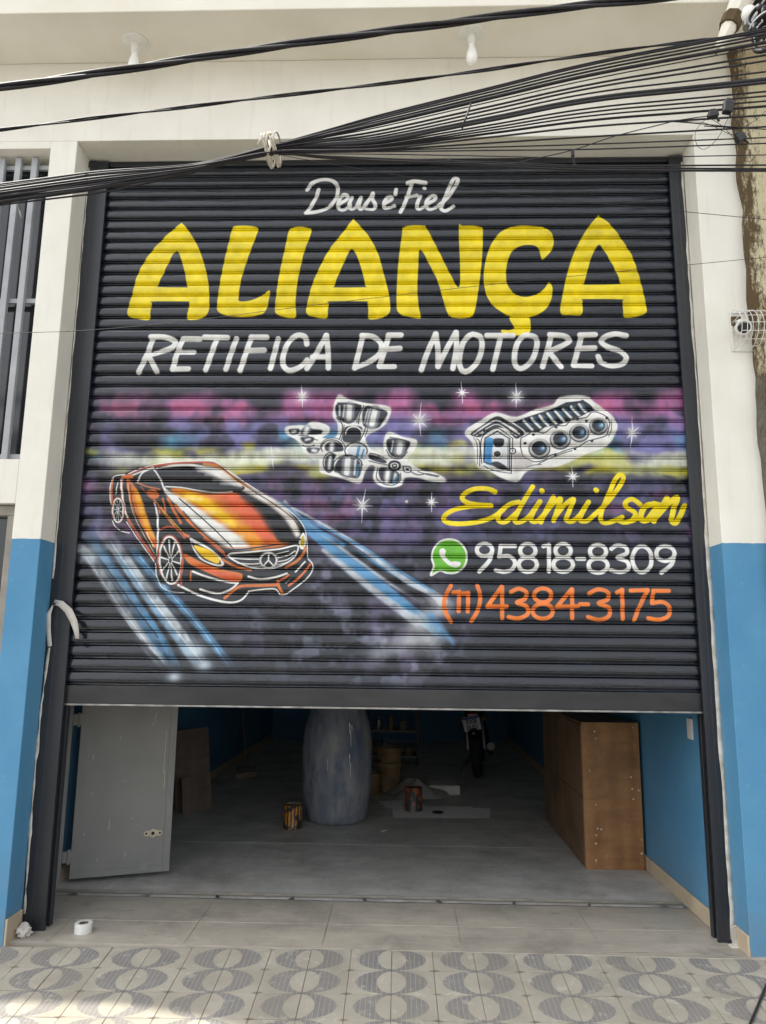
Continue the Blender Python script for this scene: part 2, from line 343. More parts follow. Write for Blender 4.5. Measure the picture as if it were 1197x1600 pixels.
def paint_text():
    view(190, 320, 2.85)
    A1 = [(25, 488), (45, 400), (75, 300), (130, 210), (200, 135), (262, 84), (272, 86), (300, 120), (340, 190), (368, 270), (385, 350), (389, 430), (385, 480), (360, 502), (325, 515), (291, 508), (296, 470), (300, 434), (292, 431), (140, 431), (133, 440), (127, 480), (120, 513), (70, 508)]
    H1 = [(245, 205), (275, 280), (290, 362), (284, 368), (166, 366), (160, 360), (180, 318), (208, 258)]
    Lp = [(508, 95), (560, 94), (600, 100), (606, 118), (578, 190), (550, 270), (530, 340), (521, 400), (524, 430), (575, 426), (620, 405), (654, 383), (659, 396), (640, 475), (600, 493), (540, 500), (470, 494), (428, 475), (425, 430), (440, 330), (460, 230), (480, 150), (492, 105)]
    Ip = [(752, 105), (790, 97), (838, 104), (843, 126), (815, 200), (795, 280), (780, 360), (773, 440), (775, 498), (740, 503), (690, 487), (682, 460), (690, 380), (705, 290), (725, 200), (740, 130)]
    A2 = [(1028, 66), (1036, 68), (1100, 140), (1142, 220), (1170, 320), (1190, 400), (1196, 465), (1186, 488), (1150, 505), (1101, 509), (1098, 470), (1094, 434), (1084, 431), (930, 431), (922, 440), (918, 470), (911, 505), (860, 500), (822, 482), (830, 420), (850, 350), (885, 270), (930, 190), (985, 122)]
    H2 = [(1026, 195), (1060, 262), (1085, 360), (1078, 367), (950, 368), (946, 362), (965, 312), (1000, 235)]
    def big(p, holes=()):
        fl(p, YEL, 2.2, .35, holes); fl(p, YEL, .7, 1, holes)
    big(A1, [H1]); big(Lp); big(Ip); big(A2, [H2])
    g = 8.5
    def wr(*S):
        for s in S: st(s, g, WHITE, 2.6, .18); st(s, g, WHITE, .8, .96)
    wr([(140, 590), (115, 660), (75, 745)], [(130, 588), (190, 590), (236, 608), (225, 635), (180, 653), (118, 672)], [(116, 668), (155, 742)])
    wr([(272, 598), (247, 660), (226, 733)], [(280, 597), (347, 598)], [(252, 657), (320, 657)], [(228, 732), (296, 731)])
    wr([(368, 590), (470, 592)], [(425, 592), (400, 660), (374, 735)], [(510, 597), (482, 675), (464, 733)])
    wr([(577, 590), (560, 640), (527, 738)], [(577, 590), (645, 590)], [(555, 650), (634, 648)], [(696, 597), (680, 660), (662, 730)])
    wr([(824, 622), (815, 588), (780, 582), (745, 610), (722, 660), (718, 712), (745, 738), (790, 725), (826, 692)])
    wr([(825, 730), (862, 670), (911, 582)], [(911, 582), (918, 650), (920, 728)], [(850, 678), (915, 678)])
    wr([(1073, 585), (1060, 640), (1037, 728)], [(1070, 582), (1120, 588), (1155, 620), (1150, 660), (1110, 695), (1040, 726)])
    view(600, 320, 2.85)
    big([(90, 97), (170, 92), (190, 105), (240, 200), (290, 300), (331, 368), (339, 300), (333, 104), (350, 93), (430, 97), (440, 130), (435, 250), (420, 380), (402, 478), (380, 500), (330, 505), (287, 490), (265, 430), (240, 345), (205, 272), (160, 198), (152, 280), (148, 380), (155, 460), (162, 504), (120, 500), (65, 482), (55, 430), (60, 300), (70, 200), (80, 130)])
    big([(708, 242), (743, 207), (756, 165), (745, 125), (710, 100), (640, 92), (570, 97), (515, 125), (475, 180), (452, 250), (443, 320), (450, 380), (470, 430), (510, 470), (560, 495), (620, 503), (680, 490), (720, 465), (745, 420), (750, 370), (735, 345), (715, 372), (685, 395), (640, 410), (600, 405), (565, 380), (545, 340), (545, 280), (558, 230), (580, 197), (620, 181), (665, 181), (690, 195), (696, 225)])
    big([(565, 496), (638, 496), (652, 530), (648, 568), (600, 582), (530, 572), (524, 557), (555, 558), (580, 548), (563, 520)])
    big([(950, 52), (960, 52), (1012, 92), (1070, 170), (1110, 240), (1145, 350), (1168, 455), (1160, 486), (1092, 503), (1067, 494), (1063, 430), (1054, 422), (892, 421), (884, 430), (880, 488), (830, 490), (785, 480), (798, 390), (815, 310), (840, 230), (870, 165), (910, 100)],
        [[(958, 178), (990, 220), (1030, 290), (1052, 347), (1045, 353), (898, 355), (892, 348), (905, 298), (927, 225)]])
    wr([(20, 582), (5, 640), (-22, 720)], [(20, 580), (75, 580)], [(0, 645), (70, 640)], [(-20, 722), (45, 721)])
    wr([(166, 735), (192, 660), (230, 575)], [(230, 575), (240, 650), (240, 722)], [(240, 720), (280, 640), (320, 568)], [(320, 568), (322, 640), (306, 730)])
    wr([(395, 576), (430, 590), (435, 640), (415, 700), (375, 740), (345, 735), (335, 690), (350, 620), (375, 586), (396, 576)])
    wr([(458, 582), (574, 582)], [(520, 584), (502, 660), (484, 733)], [(640, 580), (675, 592), (680, 630), (660, 690), (620, 727), (590, 722), (580, 680), (592, 620), (618, 586), (641, 580)])
    wr([(745, 582), (727, 650), (706, 723)], [(738, 578), (800, 584), (826, 605), (790, 630), (728, 656)], [(738, 660), (788, 722)])
    wr([(880, 582), (862, 650), (844, 715)], [(872, 580), (940, 578)], [(862, 641), (938, 638)], [(846, 716), (924, 718)])
    wr([(1078, 583), (1030, 575), (985, 588), (968, 612), (1000, 635), (1050, 652), (1078, 682), (1060, 710), (1010, 718), (968, 702), (953, 676)])
    view(380, 180, 2.9925); g = 6.0
    def sc(*S):
        for s in S: st(s, g, WHITE, .7, .96)
    sc([(352, 347), (335, 395), (298, 455)], [(298, 350), (320, 320), (370, 303), (415, 308), (441, 335), (435, 385), (400, 430), (350, 452), (292, 459)])
    sc([(448, 415), (480, 397), (487, 377), (466, 373), (448, 400), (444, 432), (466, 445), (500, 422)], [(508, 385), (495, 420), (505, 440), (530, 425), (550, 383), (540, 425), (552, 440), (585, 400), (606, 365), (602, 390), (617, 418), (608, 440), (575, 438)])
    sc([(660, 412), (690, 397), (692, 380), (674, 383), (658, 412), (664, 436), (706, 424)], [(714, 347), (711, 368)])
    sc([(790, 312), (764, 390), (735, 455)], [(768, 318), (800, 310), (852, 317)], [(762, 382), (812, 374)], [(828, 377), (812, 420), (820, 441), (850, 425)], [(846, 340), (848, 342)])
    sc([(858, 415), (893, 397), (897, 377), (874, 380), (855, 412), (868, 441), (905, 428), (955, 385), (1002, 312), (990, 297), (972, 318), (937, 400), (925, 438), (948, 449), (982, 425)])
    # name, phone numbers
    view(660, 720, 2.66); g = 7.6
    def ye(*S, w=None):
        for s in S: st(s, w or g, YEL, .8, 1)
    ye([(302, 130), (270, 117), (215, 118), (172, 140), (168, 163), (205, 180), (285, 187)], [(285, 187), (200, 190), (130, 205), (90, 232), (98, 255), (150, 263), (225, 256), (290, 236), (335, 205)])
    ye([(400, 172), (362, 182), (322, 215), (316, 248), (345, 254), (390, 218)], [(458, 108), (420, 170), (385, 238), (396, 257), (440, 235), (488, 170)], [(488, 170), (460, 215), (452, 248), (475, 252), (505, 225)], [(495, 124), (498, 127)])
    ye([(545, 150), (520, 195), (492, 256)], [(500, 232), (540, 182), (574, 158), (562, 200), (545, 250)], [(550, 235), (590, 185), (628, 160), (612, 205), (598, 245), (622, 252), (655, 225), (690, 172)], [(690, 172), (665, 215), (656, 248), (684, 250), (715, 225)], [(720, 121), (724, 124)])
    ye([(715, 225), (770, 172), (832, 85), (823, 60), (802, 78), (770, 150), (742, 220), (748, 255), (780, 256), (830, 235)])
    ye([(905, 182), (872, 160), (843, 175), (852, 195), (884, 218), (872, 247), (838, 257), (815, 248)], [(872, 250), (905, 235)])
    ye([(962, 180), (928, 190), (908, 225), (918, 250), (955, 235), (988, 192), (963, 179)], [(975, 195), (940, 240)], w=9)
    ye([(1018, 155), (985, 205), (962, 252)], [(975, 232), (1020, 182), (1060, 152), (1045, 200), (1036, 248), (1056, 256), (1090, 188)], w=8.5)
    g = 6.7
    def nu(col, *S):
        for s in S: st(s, g, col, .7, .97)
    def eight(c, cx, cy, dy, r1, r2, ry=28): nu(c, el(cx, cy, r1, ry, 12)+[(cx+r1, cy)], el(cx, cy+dy, r2, ry+2, 12)+[(cx+r2, cy+dy)])
    Wt = WHITE
    nu(Wt, el(258, 371, 32, 26)+[(290, 371)], [(290, 371), (278, 415), (236, 461)], [(385, 355), (324, 355)], [(326, 355), (319, 399)], [(319, 399), (360, 397), (384, 420), (374, 450), (340, 462), (305, 455)])
    eight(Wt, 438, 374, 58, 32, 38); nu(Wt, [(503, 356), (526, 350)], [(526, 350), (526, 460)]); eight(Wt, 585, 374, 58, 32, 41)
    nu(Wt, [(643, 408), (673, 408)]); eight(Wt, 730, 378, 58, 34, 40)
    nu(Wt, [(785, 367), (810, 352), (845, 360), (848, 386), (812, 403), (850, 420), (856, 450), (825, 463), (783, 455)], el(913, 410, 40, 54, 14)+[(953, 410)], el(1010, 386, 38, 31)+[(1048, 386)], [(1048, 386), (1036, 430), (994, 466)])
    Og = ORG
    nu(Og, [(118, 520), (93, 570), (92, 620), (118, 670)], [(128, 548), (152, 546)], [(152, 546), (150, 626)], [(168, 552), (190, 550)], [(190, 550), (188, 628)], [(228, 520), (240, 565), (230, 620), (203, 668)])
    nu(Og, [(331, 655), (331, 525)], [(328, 525), (270, 606)], [(270, 606), (350, 606)], [(368, 546), (400, 532), (432, 548), (424, 576), (392, 590), (432, 606), (438, 636), (400, 656), (358, 650)])
    eight(Og, 500, 560, 66, 36, 42, 29); nu(Og, [(622, 655), (622, 535)], [(619, 535), (558, 608)], [(558, 608), (646, 605)], [(655, 597), (688, 597)])
    nu(Og, [(693, 552), (730, 535), (770, 547), (770, 577), (732, 593), (776, 612), (774, 646), (735, 662), (688, 650)], [(808, 548), (830, 537)], [(830, 537), (832, 658)], [(865, 540), (936, 538)], [(936, 538), (905, 600), (880, 662)])
    nu(Og, [(1024, 541), (960, 541)], [(960, 541), (954, 592)], [(954, 592), (1000, 588), (1027, 612), (1022, 645), (985, 661), (938, 655)])
    # green speech-bubble with handset
    view(460, 840, 3.99)
    bub = [(850, 236), (868, 180), (856, 130), (866, 75), (905, 28), (960, 12), (1020, 25), (1062, 70), (1074, 125), (1058, 180), (1010, 218), (955, 222), (905, 208)]
    fl(bub, (96, 172, 44), .8); st(bub, 3.2, WHITE, .7, .95, True)
    fl([(905, 78), (925, 66), (944, 84), (938, 110), (950, 130), (975, 150), (1000, 148), (1034, 156), (1030, 178), (1000, 188), (960, 172), (925, 140), (905, 108)], WHITE, .7)

def paint_parts():
    DK, GR, BLU = (34, 39, 47), (140, 146, 152), (74, 128, 168)
    # ---- crankshaft with pistons: white spray cut-out first
    view(500, 600, 5.44)
    halo = [(150, 95), (250, 130), (400, 165), (560, 185), (605, 220), (565, 330), (500, 385), (420, 425), (385, 475), (440, 560), (545, 590), (535, 520), (560, 425), (600, 405), (700, 450), (820, 480), (800, 560), (745, 625), (760, 665), (870, 735), (970, 755), (1062, 805), (1060, 832), (940, 828), (830, 800), (725, 800), (690, 862), (600, 882), (500, 862), (450, 800), (465, 705), (425, 690), (385, 740), (350, 835), (290, 840), (180, 802), (60, 772), (-5, 740), (-10, 640), (-60, 640), (-130, 590), (-150, 545), (-200, 480), (-285, 430), (-300, 385), (-270, 360), (-180, 352), (-120, 352), (-80, 320), (-10, 325), (75, 365), (70, 420), (20, 460), (130, 455), (150, 350), (105, 260)]
    fl(halo, (220, 220, 224), 4, .5); fl(halo, WHITE, 1.0, .97)
    blobs = [([(150, 165), (340, 180), (322, 270), (265, 330), (215, 330), (140, 270)], DK), ([(385, 190), (565, 235), (535, 320), (490, 375), (400, 375), (362, 330)], DK),
             ([(225, 365), (345, 365), (350, 420), (325, 490), (200, 490), (200, 410)], DK), ([(580, 470), (755, 490), (740, 560), (690, 620), (620, 615), (575, 560)], DK),
             ([(505, 715), (600, 720), (675, 770), (655, 835), (570, 845), (510, 800)], DK), ([(130, 690), (170, 630), (250, 615), (330, 655), (340, 730), (310, 795), (170, 765), (125, 735)], DK),
             ([(40, 650), (75, 600), (130, 600), (120, 640), (105, 740), (50, 735)], DK), ([(-265, 390), (-180, 385), (-190, 420), (-240, 430)], DK),
             ([(-165, 400), (-120, 370), (-60, 385), (15, 395), (0, 425), (-60, 430), (-120, 430), (-155, 430)], DK), ([(-160, 455), (-60, 455), (-60, 490), (-110, 505), (-150, 490)], DK),
             ([(-110, 545), (-10, 545), (-20, 580), (-60, 590), (-100, 580)], DK), ([(45, 520), (110, 490), (180, 520), (190, 570), (60, 570)], DK), ([(235, 560), (300, 510), (380, 525), (405, 570), (380, 640), (330, 640), (260, 600)], (196, 200, 204)),
             ([(415, 600), (500, 620), (560, 655), (540, 675), (430, 640)], DK)]
    for P, c in blobs: fl(P, GR, 1.6, .8); fl(P, c, 1.5, .95)
    for P, w in (([(250, 190), (245, 290)], 9), ([(205, 185), (195, 280)], 1.6), ([(165, 190), (165, 270)], 1.8), ([(465, 225), (440, 340)], 10), ([(405, 215), (375, 330)], 1.6), ([(425, 210), (395, 340)], 1.2),
                 ([(680, 520), (670, 580)], 10), ([(620, 490), (605, 575)], 1.6), ([(575, 750), (565, 830)], 7), ([(640, 770), (630, 840)], 4), ([(235, 640), (225, 760)], 10), ([(300, 650), (290, 770)], 3),
                 ([(85, 620), (75, 715)], 4), ([(100, 510), (95, 560)], 6), ([(-110, 380), (-130, 425)], 7), ([(-120, 478), (-90, 470)], 3), ([(-60, 565), (-40, 570)], 5), ([(-235, 410), (-215, 405)], 4)):
        st(P, w*1.9, GR, 2.2, .8); st(P, w*.95, WHITE, 1.6, .95)
    for P, w, c in (([(330, 540), (315, 610)], 5, BLU), ([(370, 560), (350, 630)], 3, BLU), ([(330, 690), (310, 780)], 4, BLU), ([(655, 790), (625, 840)], 4, BLU),
                    ([(150, 160), (250, 172), (345, 185)], 1.6, DK), ([(395, 192), (480, 215), (565, 240)], 1.6, DK), ([(370, 185), (335, 270), (325, 340)], 1.6, DK), ([(350, 180), (320, 270), (310, 330)], 1.0, DK),
                    ([(140, 285), (180, 330), (190, 380), (165, 470)], 1.6, DK), ([(205, 350), (180, 480)], 1.2, DK), ([(385, 375), (365, 430), (335, 490)], 1.6, DK), ([(405, 380), (380, 450)], 1.2, DK),
                    (el(305, 570, 95, 72, 12, 2.4, 6.6), 1.8, DK), (el(100, 545, 90, 68, 12, 2.7, 6.3), 1.6, DK), (el(105, 545, 105, 84, 12, 3.0, 6.3), 1.1, DK), (el(235, 700, 125, 95, 12, 2.6, 6.2), 1.6, DK), (el(85, 670, 60, 85, 12, 1.6, 5.2), 1.6, DK),
                    ([(325, 640), (350, 665), (345, 740), (310, 800), (170, 770)], 1.4, DK), ([(590, 455), (680, 470), (760, 495)], 1.4, DK), ([(560, 560), (600, 620), (680, 635), (740, 580)], 1.4, DK),
                    ([(490, 715), (480, 800), (540, 850), (620, 862), (680, 820), (685, 760)], 1.3, DK), ([(700, 700), (765, 705), (765, 750), (715, 745), (705, 700)], 1.6, DK), ([(770, 745), (830, 775), (900, 765), (960, 775), (1010, 785)], 1.6, DK), ([(830, 745), (920, 775), (1000, 792)], 1.2, DK),
                    ([(420, 590), (480, 600), (570, 640)], 1.3, DK), ([(415, 655), (480, 672), (570, 690)], 1.3, DK), ([(-180, 440), (-120, 440), (-60, 470), (-20, 480)], 1.3, DK), ([(-150, 520), (-110, 535), (-50, 520)], 1.2, DK)):
        st(P, w, c, .7, .95)
    st(el(632, 695, 46, 36), 4.0, DK, .6, 1, True); st(el(632, 695, 18, 13), 2.2, DK, .5, 1, True); fl(el(742, 726, 14, 12), DK, .6)
    st(el(285, 425, 70, 60, 10, 3.1, 6.3), 2.2, WHITE, .7)
    # ---- engine block
    view(720, 600, 4.604)
    halo = [(30, 362), (50, 320), (140, 262), (230, 210), (290, 213), (400, 238), (540, 180), (660, 150), (722, 90), (900, 84), (962, 132), (1070, 212), (1126, 292), (1100, 382), (1040, 452), (900, 505), (705, 592), (560, 605), (470, 634), (420, 696), (372, 702), (280, 672), (200, 624), (122, 602), (100, 505), (84, 432)]
    fl(halo, (220, 220, 224), 4, .5); fl(halo, WHITE, 1.0, .97)
    fl([(375, 275), (480, 238), (580, 205), (690, 165), (760, 132), (885, 118), (930, 150), (965, 185), (900, 215), (790, 262), (700, 298), (610, 310), (560, 345), (470, 345)], (30, 40, 48), 1.0, sm=False)
    for i in range(8):
        x = 452+i*57; y = 250-i*16.5
        st([(x, y+12), (x+34, y+54), (x+62, y+82)], 4.4, WHITE, 1.2, .92); st([(x+22, y+8), (x+52, y+50)], 3.2, BLU, 1.6, .6)
    fl([(70, 360), (150, 302), (250, 235), (330, 262), (452, 345), (430, 382), (390, 392), (330, 330), (262, 318), (190, 350), (130, 385)], (46, 50, 56), .8)
    for P, w in (([(90, 362), (180, 300), (255, 262), (330, 300), (420, 360)], 3.2), ([(110, 372), (190, 320), (260, 292), (330, 330), (400, 375)], 1.6), ([(150, 355), (172, 340)], 3.5), ([(355, 315), (400, 345)], 4.5)):
        st(P, w, WHITE, .7, .9)
    win = [(172, 392), (262, 340), (352, 395), (350, 620), (232, 582), (165, 562)]
    fl(win, (206, 208, 210), .8, sm=False); fl([(176, 402), (236, 400), (226, 470), (222, 560), (250, 585), (172, 565)], (70, 136, 190), 1.2)
    fl([(236, 398), (306, 398), (300, 448), (246, 448)], DK, .8); fl(el(262, 505, 36, 32), DK, .8); st(el(262, 503, 30, 26), 2.4, WHITE, .6, 1, True); fl([(215, 575), (265, 560), (335, 605), (290, 615)], DK, 1.2)
    for P, w, cl in ((win, 2.0, True), ([(150, 570), (150, 392), (262, 322), (370, 392)], 1.5, False), ([(372, 392), (372, 470)], 1.5, False), ([(366, 500), (362, 640)], 1.8, False), ([(112, 395), (136, 430), (135, 590)], 1.4, False), ([(90, 390), (118, 440), (118, 580)], 1.0, False), ([(165, 590), (250, 625), (362, 645)], 1.2, False), ([(340, 400), (338, 610)], 1.0, False),
                     ([(430, 400), (470, 372), (520, 340), (560, 348), (602, 352), (650, 318), (690, 302), (752, 300), (790, 262), (840, 250), (905, 240), (940, 205), (985, 205), (1040, 232), (1072, 270), (1060, 330), (1045, 372), (960, 400), (905, 415), (850, 450), (780, 470), (700, 500), (640, 515), (600, 545), (540, 560), (480, 540), (440, 500)], 1.5, True),
                     ([(790, 250), (860, 232), (930, 195), (985, 192)], 1.2, False), ([(1085, 270), (1080, 340), (1062, 375)], 1.2, False), ([(560, 575), (640, 535), (720, 505), (800, 480)], 1.3, False), ([(470, 600), (520, 585), (580, 580)], 1.0, False)):
        st(P, w, DK, .6, .95, cl, sm=(P is not win))
    fl([(385, 500), (440, 500), (520, 560), (470, 600), (400, 640), (378, 600)], (168, 164, 162), 3, .7)
    st(el(372, 482, 22, 20), 2.0, DK, .5, 1, True); fl(el(372, 482, 7, 6), DK, .5)
    for cx, cy, r in ((565, 462, 70), (715, 398, 67), (852, 350, 64), (990, 300, 60)):
        fl(el(cx, cy+6, r*1.12, r*1.02), (60, 64, 70), 1.4); fl(el(cx, cy, r, r*.92), WHITE, .8); fl(el(cx, cy, r*.8, r*.74), DK, .9)
        puff(cx+r*.3, cy+2, 4.4, (96, 152, 196), .95, 4.4); puff(cx+r*.42, cy-4, 2.0, (190, 212, 228), .9, 2.6); st(el(cx, cy, r*.9, r*.84), .9, DK, .4, .6, True)
    for x, y in ((250, 278), (168, 335), (522, 365), (462, 428), (684, 313), (905, 265), (840, 250), (1050, 245), (942, 412), (822, 468), (876, 122), (680, 508)): fl(el(x, y, 11, 9), DK, .6)

def paint_car():
    view(150, 700, 3.325)
    OR, RD, YL, DK = (198, 106, 48), (174, 84, 60), (232, 192, 24), (26, 28, 33)
    body = [(72, 290), (68, 230), (84, 162), (130, 143), (180, 118), (270, 90), (400, 75), (560, 68), (640, 84), (780, 184), (930, 280), (1030, 350), (1088, 430), (1102, 570), (1128, 612), (1100, 672), (1002, 748), (962, 766), (930, 734), (800, 742), (762, 790), (690, 804), (600, 790), (440, 718), (330, 700), (305, 600), (160, 400), (90, 392)]
    fl(body, DK, 1.0)
    # bonnet
    fl([(385, 212), (560, 236), (725, 236), (830, 300), (905, 380), (935, 470), (1000, 505), (780, 528), (640, 470), (500, 350)], OR, 3)
    fl([(640, 240), (760, 250), (850, 320), (900, 400), (930, 470), (860, 480), (800, 400), (720, 320)], (206, 92, 54), 5)
    st([(440, 240), (560, 280), (660, 350), (760, 430), (830, 500)], 22, (226, 150, 34), 7, .9)
    st([(470, 245), (560, 285), (640, 345), (715, 400)], [12, 17, 17, 10], YL, 5, .95)
    st([(760, 250), (860, 320), (920, 400), (985, 470)], [6, 15, 20, 18], DK, 6, .88)
    fl([(345, 215), (430, 250), (560, 335), (650, 398), (735, 455), (800, 520), (700, 524), (600, 470), (500, 385), (415, 300)], WHITE, 4)
    st([(720, 185), (850, 250), (950, 310), (1010, 375), (1045, 450)], [10, 14, 15, 15, 10], (222, 214, 206), 3.5, .95)
    st([(880, 300), (960, 380), (1000, 450)], 5, DK, 2, .7)
    for y, x0, x1 in ((262, 470, 540), (330, 520, 610), (395, 560, 690), (455, 610, 760)): st([(x0, y), (x1, y+6)], 7, WHITE, 4, .45)
    st([(430, 262), (520, 340), (620, 430), (712, 522)], 1.8, (20, 20, 20), .5)
    # glass and roof
    fl([(318, 108), (430, 92), (540, 92), (650, 125), (772, 205), (700, 228), (560, 226), (440, 205), (368, 200)], DK, 1.2)
    st([(520, 100), (600, 115), (680, 150), (750, 190)], [5, 16, 20, 10], (224, 220, 214), 4, .95)
    for y, x0, x1 in ((120, 530, 600), (140, 570, 640), (165, 610, 700), (185, 650, 720)): st([(x0, y), (x1, y+4)], 5, WHITE, 3, .5)
    st([(360, 202), (440, 206), (520, 220), (610, 230), (705, 228)], 2.2, WHITE, .7)
    st([(152, 150), (200, 122), (260, 102), (400, 80), (560, 74), (635, 90)], 4.6, RD, 1.2); st([(560, 84), (640, 100), (720, 160), (790, 205)], 4, (206, 130, 60), 1.5)
    st([(310, 106), (400, 92), (500, 90), (570, 100)], [2, 4, 4, 2], WHITE, .9)
    st([(215, 170), (240, 132), (268, 112), (292, 102)], [3, 3.6, 5, 5], WHITE, .7); st([(170, 150), (240, 122), (280, 103)], 3.4, WHITE, .8, .9)
    st([(292, 102), (330, 160), (352, 212), (400, 262), (470, 330)], [3.6, 4, 5, 8, 8], WHITE, 1.0)
    fl([(200, 170), (290, 115), (345, 205), (340, 232), (270, 205)], (40, 42, 48), .9)
    st([(215, 172), (240, 132), (280, 108)], 2.8, WHITE, .7)
    # doors and flank
    fl([(155, 165), (180, 175), (225, 240), (262, 350), (312, 480), (300, 520), (240, 420), (180, 300)], OR, 1.4); fl([(200, 215), (232, 262), (270, 390), (305, 470), (262, 430), (215, 310)], YL, 3.5, .65)
    st([(262, 250), (290, 330), (300, 420)], 8, DK, 3); fl([(262, 225), (300, 215), (325, 240), (318, 262), (280, 262)], OR, 1.0); st([(272, 222), (325, 232)], 1.2, BLK, .5)
    st([(210, 180), (260, 200), (330, 215)], 2.5, (190, 110, 60), 1.2); st([(232, 200), (262, 240), (290, 262)], 1.8, RD, .8)
    for P, w, c in (([(300, 270), (322, 300), (330, 340)], 3.2, OR), ([(345, 262), (360, 330)], 3.2, OR), ([(372, 262), (400, 320), (440, 390)], 4.8, OR), ([(330, 310), (380, 370), (440, 440), (480, 460)], 5.6, OR), ([(345, 330), (400, 390), (440, 430)], 2.4, YL),
                    ([(410, 300), (480, 380), (570, 462), (660, 545)], 5.6, OR), ([(452, 330), (520, 410), (600, 480)], 1.4, BLK), ([(560, 470), (640, 530), (680, 570)], 3.4, RD), ([(330, 425), (370, 410), (420, 420), (460, 470)], 3.4, RD)):
        st(P, w, c, 1.0)
    st([(322, 312), (390, 380), (450, 450)], 1.2, BLK, .5)
    st([(300, 285), (316, 340), (320, 420), (318, 505), (314, 560)], [2.2, 3.8, 3.8, 3.6, 2], WHITE, .6)
    fl([(100, 170), (132, 160), (130, 260), (95, 262)], (36, 38, 42), .8); st([(135, 160), (132, 220), (140, 300), (170, 380), (230, 470), (305, 570)], [5, 5, 4, 4, 3, 3], RD, .9)
    st([(84, 165), (76, 230), (80, 290)], 5, OR, .8); st([(140, 150), (185, 150)], 6, OR, 1.2)
    st([(128, 165), (134, 240), (148, 320), (160, 360)], 3.4, WHITE, .6); st([(112, 180), (100, 240)], 1.8, WHITE, .6)
    for o in (0, 14, 26): st([(150+o, 190), (165+o, 300), (205+o, 400), (300+o*.4, 555)], 1.3, (BLK if o != 14 else (214, 190, 150)), .5)
    st([(165, 370), (215, 450), (300, 575)], 4.2, RD, .8); st([(158, 385), (210, 465), (300, 590)], 1.7, WHITE, .5); st([(262, 440), (296, 512)], 1.8, (236, 214, 160), .5)
    for P in ([(150, 140), (105, 145), (82, 165), (70, 228), (76, 292)], [(84, 380), (100, 410), (130, 432), (172, 442)], [(308, 600), (312, 660), (335, 715), (380, 745), (455, 752)], [(170, 135), (240, 102), (330, 82), (450, 70), (590, 68), (640, 86)]):
        st(P, 1.8, WHITE, .5)
    # wheels
    for cx, cy, rx, ry, t in ((385, 585, 56, 122, -.05), (112, 325, 27, 62, 0)):
        fl(el(cx, cy, rx*1.25, ry*1.1, tilt=t), DK, .8); st(el(cx, cy, rx*1.15, ry*1.06, 14, 2.6, 7.6, t), 3.0, RD, .7); st(el(cx, cy, rx, ry, tilt=t), 3.4 if rx > 40 else 2.6, WHITE, .5, 1, True)
        for i in range(10):
            a = i*2*PI/10+.15; q0, q1 = .18, .86
            st([(cx+rx*q0*math.cos(a), cy+ry*q0*math.sin(a)), (cx+rx*q1*math.cos(a), cy+ry*q1*math.sin(a))], (1.6 if rx > 40 else 1.1), WHITE, .5, .95, sm=False, w2=(3.4 if rx > 40 else 1.3))
        fl(el(cx, cy, rx*.17, ry*.13), DK, .5); st(el(cx, cy, rx*.17, ry*.13), 1.1, WHITE, .4, 1, True)
    # front: lamps, grille, bumper
    fl([(486, 470), (520, 482), (600, 528), (662, 592), (650, 616), (600, 608), (540, 578), (505, 530)], WHITE, .7); fl([(496, 490), (600, 538), (645, 588), (638, 606), (560, 582), (515, 530)], BLK, .6); fl([(508, 506), (590, 532), (636, 572), (632, 602), (560, 572), (528, 540)], YL, .7)
    fl([(1074, 440), (1090, 470), (1084, 520), (1062, 525), (1052, 488)], WHITE, .6); fl([(1073, 456), (1083, 480), (1076, 512), (1060, 500)], (196, 176, 40), .6)
    st([(672, 532), (800, 522), (950, 500), (1062, 476)], 2.4, BLK, .7); st([(640, 510), (700, 520), (820, 510), (1000, 490)], 1.4, (196, 120, 70), .7)
    gr = [(690, 552), (800, 541), (950, 526), (1046, 508), (1026, 570), (960, 612), (880, 628), (800, 620), (712, 582)]
    fl(gr, DK, .7); st(gr, 3.0, WHITE, .6, 1, True)
    for P, w in (([(700, 572), (780, 578), (860, 578)], 2.4), ([(735, 598), (800, 604), (860, 600)], 2.4), ([(780, 618), (860, 615)], 1.6), ([(935, 572), (990, 560), (1034, 536)], 2.4), ([(940, 592), (990, 582), (1022, 560)], 2.2), ([(930, 552), (1000, 536)], 1.4), ([(930, 610), (985, 598)], 1.8)):
        st(P, w, WHITE, .6, .95)
    fl(el(895, 584, 50, 44), DK, .7); st(el(895, 584, 42, 38), 2.7, WHITE, .5, 1, True); st(el(895, 584, 49, 44), .9, WHITE, .4, .8, True)
    for P in ([(895, 548), (895, 584)], [(895, 584), (868, 614)], [(895, 584), (923, 614)]): st(P, 2.7, WHITE, .5, 1, sm=False)
    fl([(455, 548), (560, 600), (660, 632), (748, 650), (760, 668), (742, 695), (680, 690), (570, 645), (480, 600)], OR, 1.0); fl([(520, 600), (640, 645), (740, 665), (700, 688), (600, 655)], (206, 84, 50), 2.5, .8)
    st([(655, 580), (720, 615), (800, 635)], 4.4, OR, 1.0); st([(985, 620), (1040, 590), (1078, 545), (1085, 520)], 5.0, (196, 110, 50), 1.0)
    st([(790, 668), (850, 682), (930, 672), (990, 652)], 3.6, WHITE, .8)
    st([(500, 642), (560, 665), (640, 688), (700, 700), (735, 702)], 3.8, WHITE, .7); st([(735, 702), (700, 735), (640, 756), (590, 750), (540, 735)], 3.8, WHITE, .7); st([(492, 640), (488, 690)], 2.8, OR, .7)
    st([(668, 780), (720, 735), (760, 718), (850, 715), (942, 712)], 5.6, OR, .9); st([(942, 690), (950, 722), (968, 756)], 5.2, OR, .9); st([(950, 690), (985, 672), (1000, 660)], 3.6, OR, .8)
